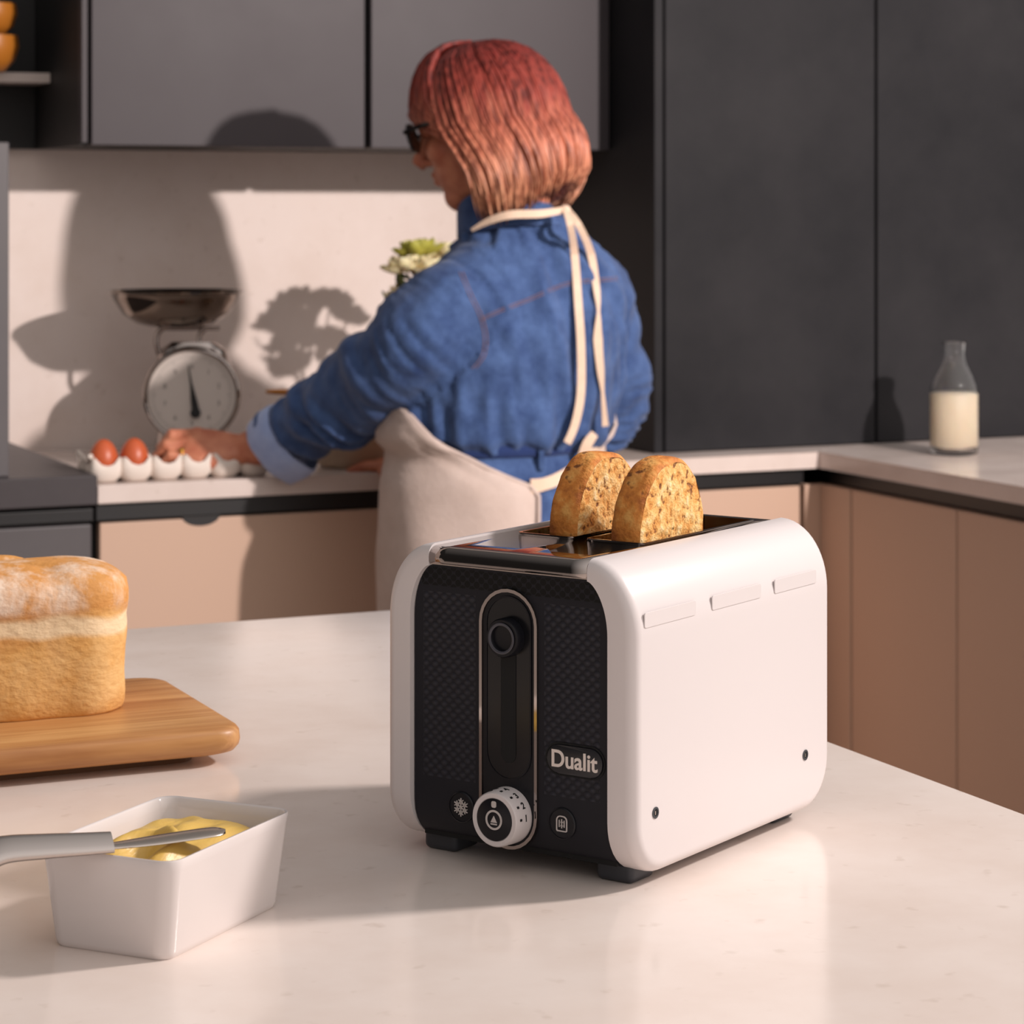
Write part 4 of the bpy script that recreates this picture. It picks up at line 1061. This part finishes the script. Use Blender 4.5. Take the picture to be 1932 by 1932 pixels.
# --- apron
def aedge(z):      # phi of the back edge on her left side
    return math.radians(interp([(.45, 257), (.93, 262), (.945, 262), (.958, 257), (.975, 240), (.995, 224), (1.02, 206), (1.05, 188), (1.08, 160), (1.15, 140), (1.22, 128)], z)[0])
b = BM(); g = []; zsA = [.42+.0134*i for i in range(60)]; zsA = [z for z in zsA if z < 1.215]
NC = 60
for z in zsA:
    pe = aedge(z); p2_ = PI-pe if False else math.radians(180)-pe; row = []
    for j in range(NC+1):
        ph = pe+(p2_-pe)*j/NC
        hang = .012+.010*max(0, min(1, (1.06-z)/.10))*(1 if abs(j/NC-.5) < .42 else .5)
        off = hang+.005*noise.noise(Vector((ph*2.4, z*6, 4)))+.004*math.sin(ph*6+z*9+2*noise.noise(Vector((ph*2, z*5, 9))))*min(1, max(.2, (1.02-z)/.15))
        # front hangs off the bust
        if z < 1.10: off += .012*max(0, math.sin(ph))**2*min(1, (1.10-z)/.12)
        if math.sin(ph) < .2: off += -.004
        if z > .99: off += .008*min(1, (z-.99)/.02)
        if j in (0, NC): off -= .006
        row.append(b.verts.new(tpoint(z, ph, off)))
    g.append(row)
for i in range(len(g)-1):
    for j in range(NC): b.faces.new((g[i][j], g[i][j+1], g[i+1][j+1], g[i+1][j]))
ap = obj('apron', b, M_apron, PR, world=True, smooth=180); m_ = ap.modifiers.new('thickness', 'SOLIDIFY'); m_.thickness = .0022; m_.offset = 0
# hem piping along the diagonal edge
b = BM(); tube(b, [tpoint(z, aedge(z)-.03, .0125) for z in zsA if z < 1.13], .0030, 8, flat=.6); obj('hem', b, M_apron, ap, world=True, smooth=180)
def ribbon(pts, wids, name='strap', th=.0011, face=None, par=None, twist=None):
    pts = smoothpath(pts, 5); m_ = len(pts); b = BM(); rings_ = []
    for i, p in enumerate(pts):
        t = (pts[min(i+1, m_-1)]-pts[max(i-1, 0)]).normalized(); nrm = Vector(face) if face else cv(.25, -1); nrm = (nrm-t*nrm.dot(t)).normalized(); a = t.cross(nrm)
        f = i/(m_-1)*(len(wids)-1); k = min(int(f), len(wids)-2); w_ = wids[k]+(wids[k+1]-wids[k])*(f-k)
        rings_.append([p+a*w_+nrm*th, p-a*w_+nrm*th, p-a*w_-nrm*th, p+a*w_-nrm*th])
    loft(b, rings_); return obj(name, b, M_strap, par or ap, world=True, smooth=30)
def onback(px, py, off=.010):
    """point on her back seen at px,py: march along the sight line to the dress surface"""
    for i in range(300):
        d = 3.15+i*.002; p = Q2(px, py, d); c_, a_, bb_ = torso(zo(p.z)); q = p-c_; x = q.dot(sv)/(a_+.004+off); y = q.dot(fv)/(bb_+.004+off)
        if x*x+y*y <= 1: return p
    return Q2(px, py, 3.45)
KN = Q2(1066, 396, 3.418)
ribbon([Q2(890, 434, 3.405), Q2(925, 416, 3.39), Q2(965, 405, 3.382), Q2(1020, 403, 3.392), KN], [.0022, .0050, .0060, .0058, .0045], face=cv(-.1, -1))
ribbon([KN, Q2(1076, 425, 3.39), onback(1084, 480, .014), onback(1090, 560, .012), onback(1096, 650, .012), onback(1096, 740, .014), onback(1085, 800, .016), onback(1070, 836, .018)], [.0045, .0052, .0058, .0060, .0062, .0062, .0060, .0056])
ribbon([KN+cv(.004, .0), Q2(1092, 425, 3.40), onback(1115, 480, .016), onback(1126, 550, .012), onback(1129, 588, .012), onback(1128, 640, .012), onback(1133, 700, .014), onback(1137, 740, .014), onback(1142, 804, .018)], [.004, .0050, .0060, .0050, .0022, .0070, .0055, .0025, .0050])
b = BM(); blob(b, KN, (cv(.0085, 0), cv(0, .006), UZ*.0075), 12, 8); obj('knot', b, M_strap, ap, world=True, smooth=180)
ribbon([tpoint(.956, math.radians(256), .012), tpoint(.958, math.radians(263), .012), tpoint(.964, math.radians(272), .012), tpoint(.978, math.radians(286), .012), tpoint(.992, math.radians(300), .013), tpoint(.985, math.radians(330), .012)], [.011, .009, .009, .008, .008, .008], name='waist_tie')
ribbon([onback(1122, 818, .02), onback(1108, 838, .022), onback(1096, 872, .02)], [.006, .008, .0075], name='waist_tie')

# --- hair: bob of separate locks over a scalp shell
random.seed(11)
def hpath(theta, rs, lenj=0):
    """theta: 0 front, 90 her left, 180 back, 270 right (degrees)"""
    side = 1 if theta <= 180 else -1; q = theta if theta <= 180 else 360-theta      # 0..180 from the face round to the nape
    back = max(0, -math.cos(math.radians(q))); pts = []
    q_low = 92+(q-50)*88/130 if q < 180 else 180                                    # lower down the hair clears the cheek
    zbot = -.132+.034*back**1.3+lenj
    for i in range(16):
        t = i/15
        if t < .45:
            a = PI/2*(1-(t/.45)*.95)+.03; rad = max(math.cos(a), 0)**.9; u = .0+.117*math.sin(a)
        else:
            f = (t-.45)/.55; rad = 1+(.10+.05*back)*math.sin(PI*min(f*.92, 1))+.03*f-.16*max(0, f-.80)/.20; u = .004+(zbot-.004)*f
        w_ = min(1, max(0, (t-.12)/.75)); w_ = w_*w_*(3-2*w_); qq = q+(q_low-q)*w_
        if t < .30: qq -= 22*(1-t/.30)*max(0, math.cos(math.radians(q-60)))
        th = math.radians(qq)
        rx, ry = (.101+.006*back), .090
        x = rx*rs*rad*math.cos(th)-.012-.004*back*t; y = side*ry*rs*rad*math.sin(th)
        ct, st_ = math.cos(TILT*.55), math.sin(TILT*.55)
        f2 = x*ct+u*st_; u2 = u*ct-x*st_
        pts.append(hc+fh*(f2*K)-sh*(y*K)+UZ*(u2*K))
    return pts
b = BM(); A_ = [54+i*(252/50) for i in range(51)]
g = [[b.verts.new(p) for p in hpath(a, .96)] for a in A_]
for i in range(50):
    for j in range(15): b.faces.new((g[i][j], g[i+1][j], g[i+1][j+1], g[i][j+1]))
hair = obj('hair', b, M_hair, PR, world=True, smooth=180); m_ = hair.modifiers.new('thickness', 'SOLIDIFY'); m_.thickness = .012; m_.offset = -1
b = BM()
for k in range(520):
    a = random.uniform(50, 310) if k % 3 else random.uniform(50, 215)
    pts = hpath(a, random.uniform(.975, 1.05), lenj=random.uniform(-.008, .012)*(1 if k % 4 else 1.8))
    s0 = random.randint(0, 3); pts = pts[s0:]; n_ = len(pts)
    jx = random.uniform(-.007, .007); jy = random.uniform(-.004, .004); pts = [p+fh*(jx*(i/n_)**1.5)+sh*(jy*(i/n_)) for i, p in enumerate(pts)]
    r0 = random.uniform(.0026, .0066)
    tube(b, pts, [r0*(.35+.65*min(1, i/3))*(1 if i < n_-4 else (n_-i)/4.6) for i in range(n_)], 6, flat=.5)
# fringe: from the parting forward over the forehead, then back to the temples
for k in range(230):
    sd_ = 1 if k % 4 else -1; f0 = random.uniform(0, 1); o_ = random.uniform(-.004, .005); lo_ = random.uniform(0, 1)
    q0 = 4+62*f0; pts = []
    for i in range(13):
        t = i/12
        if t < .6:
            a = PI/2*(1-.80*t/.6); rad = math.cos(a)**.75; u = .004+.116*math.sin(a)+.006*math.sin(PI*t/.6); qq = q0-16*(1-t/.6)
        else:
            f = (t-.6)/.4; rad = 1.0-.05*f; u = .004+.116*math.sin(PI/2*.20)-(.030+.045*lo_)*f; qq = q0+(84-q0)*(f**.8)
        th = math.radians(qq); x = (.104+o_)*rad*math.cos(th)-.010; y = sd_*(.086+o_)*rad*math.sin(th)
        ct, st_ = math.cos(TILT*.8), math.sin(TILT*.8)
        pts.append(hc+fh*((x*ct+u*st_)*K)-sh*(y*K)+UZ*((u*ct-x*st_)*K))
    n_ = len(pts); r0 = random.uniform(.003, .0062)
    tube(b, pts, [r0*(.4+.6*min(1, i/3))*(1 if i < n_-3 else (n_-i)/3.4) for i in range(n_)], 6, flat=.55)
obj('hair_lock', b, M_hair, hair, world=True, smooth=180)
# --- glasses, ring
b = BM()
for s_ in (-1, 1):
    fr_ = []
    for k in range(24):
        a = 2*PI*k/24; fr_.append(hp_(.098-.012*abs(s_*.034+.026*math.cos(a)*1)/.06, s_*.034+.028*math.cos(a), .006+.022*math.sin(a)))
    for i in range(24):
        pass
    rings_ = [[p+fh*t for p in fr_] for t in (-.002, .003)]; loft(b, rings_)
    tube(b, smoothpath([hp_(.090, s_*.062, .014), hp_(.05, s_*.078, .014), hp_(-.01, s_*.083, .008)], 4), .0036, 8)
tube(b, [hp_(.098, -.010, .012), hp_(.102, 0, .014), hp_(.098, .010, .012)], .003, 8)
gl = obj('sunglasses', b, M_gloss_dark, PR, world=True, smooth=40); tag(gl, 'black sunglasses')
base, p1, p2, p3, r_ = FING[2]; ax_ = (p1-base).normalized(); cR = base+(p1-base)*.55
a_ = ax_.orthogonal().normalized(); bb_ = ax_.cross(a_)
b = BM(); rr_ = r_+.0012
pts = [cR+a_*(rr_*math.cos(2*PI*k/24))+bb_*(rr_*math.sin(2*PI*k/24)) for k in range(25)]; tube(b, pts, .0016, 8)
blob(b, cR+hn*(rr_+.001), (ax_*.0045, ax_.cross(hn).normalized()*.005, hn*.002), 10, 8)
tag(obj('ring', b, M_gold, body, world=True, smooth=180), 'gold ring')
# shoes
for s_ in (-1, 1):
    an = torso(.4)[0]+sv*(.09*s_)-fv*.02; b = BM()
    loft(b, [ering(an+fv*t+UZ*z_, sv*w_, UZ*h_, 16) for t, z_, w_, h_ in ((-.045, .034, .026, .030), (0, .040, .040, .040), (.06, .036, .043, .036), (.12, .026, .040, .026), (.165, .018, .024, .018))])
    obj('shoe', b, M_blackpl, PR, world=True, smooth=60)
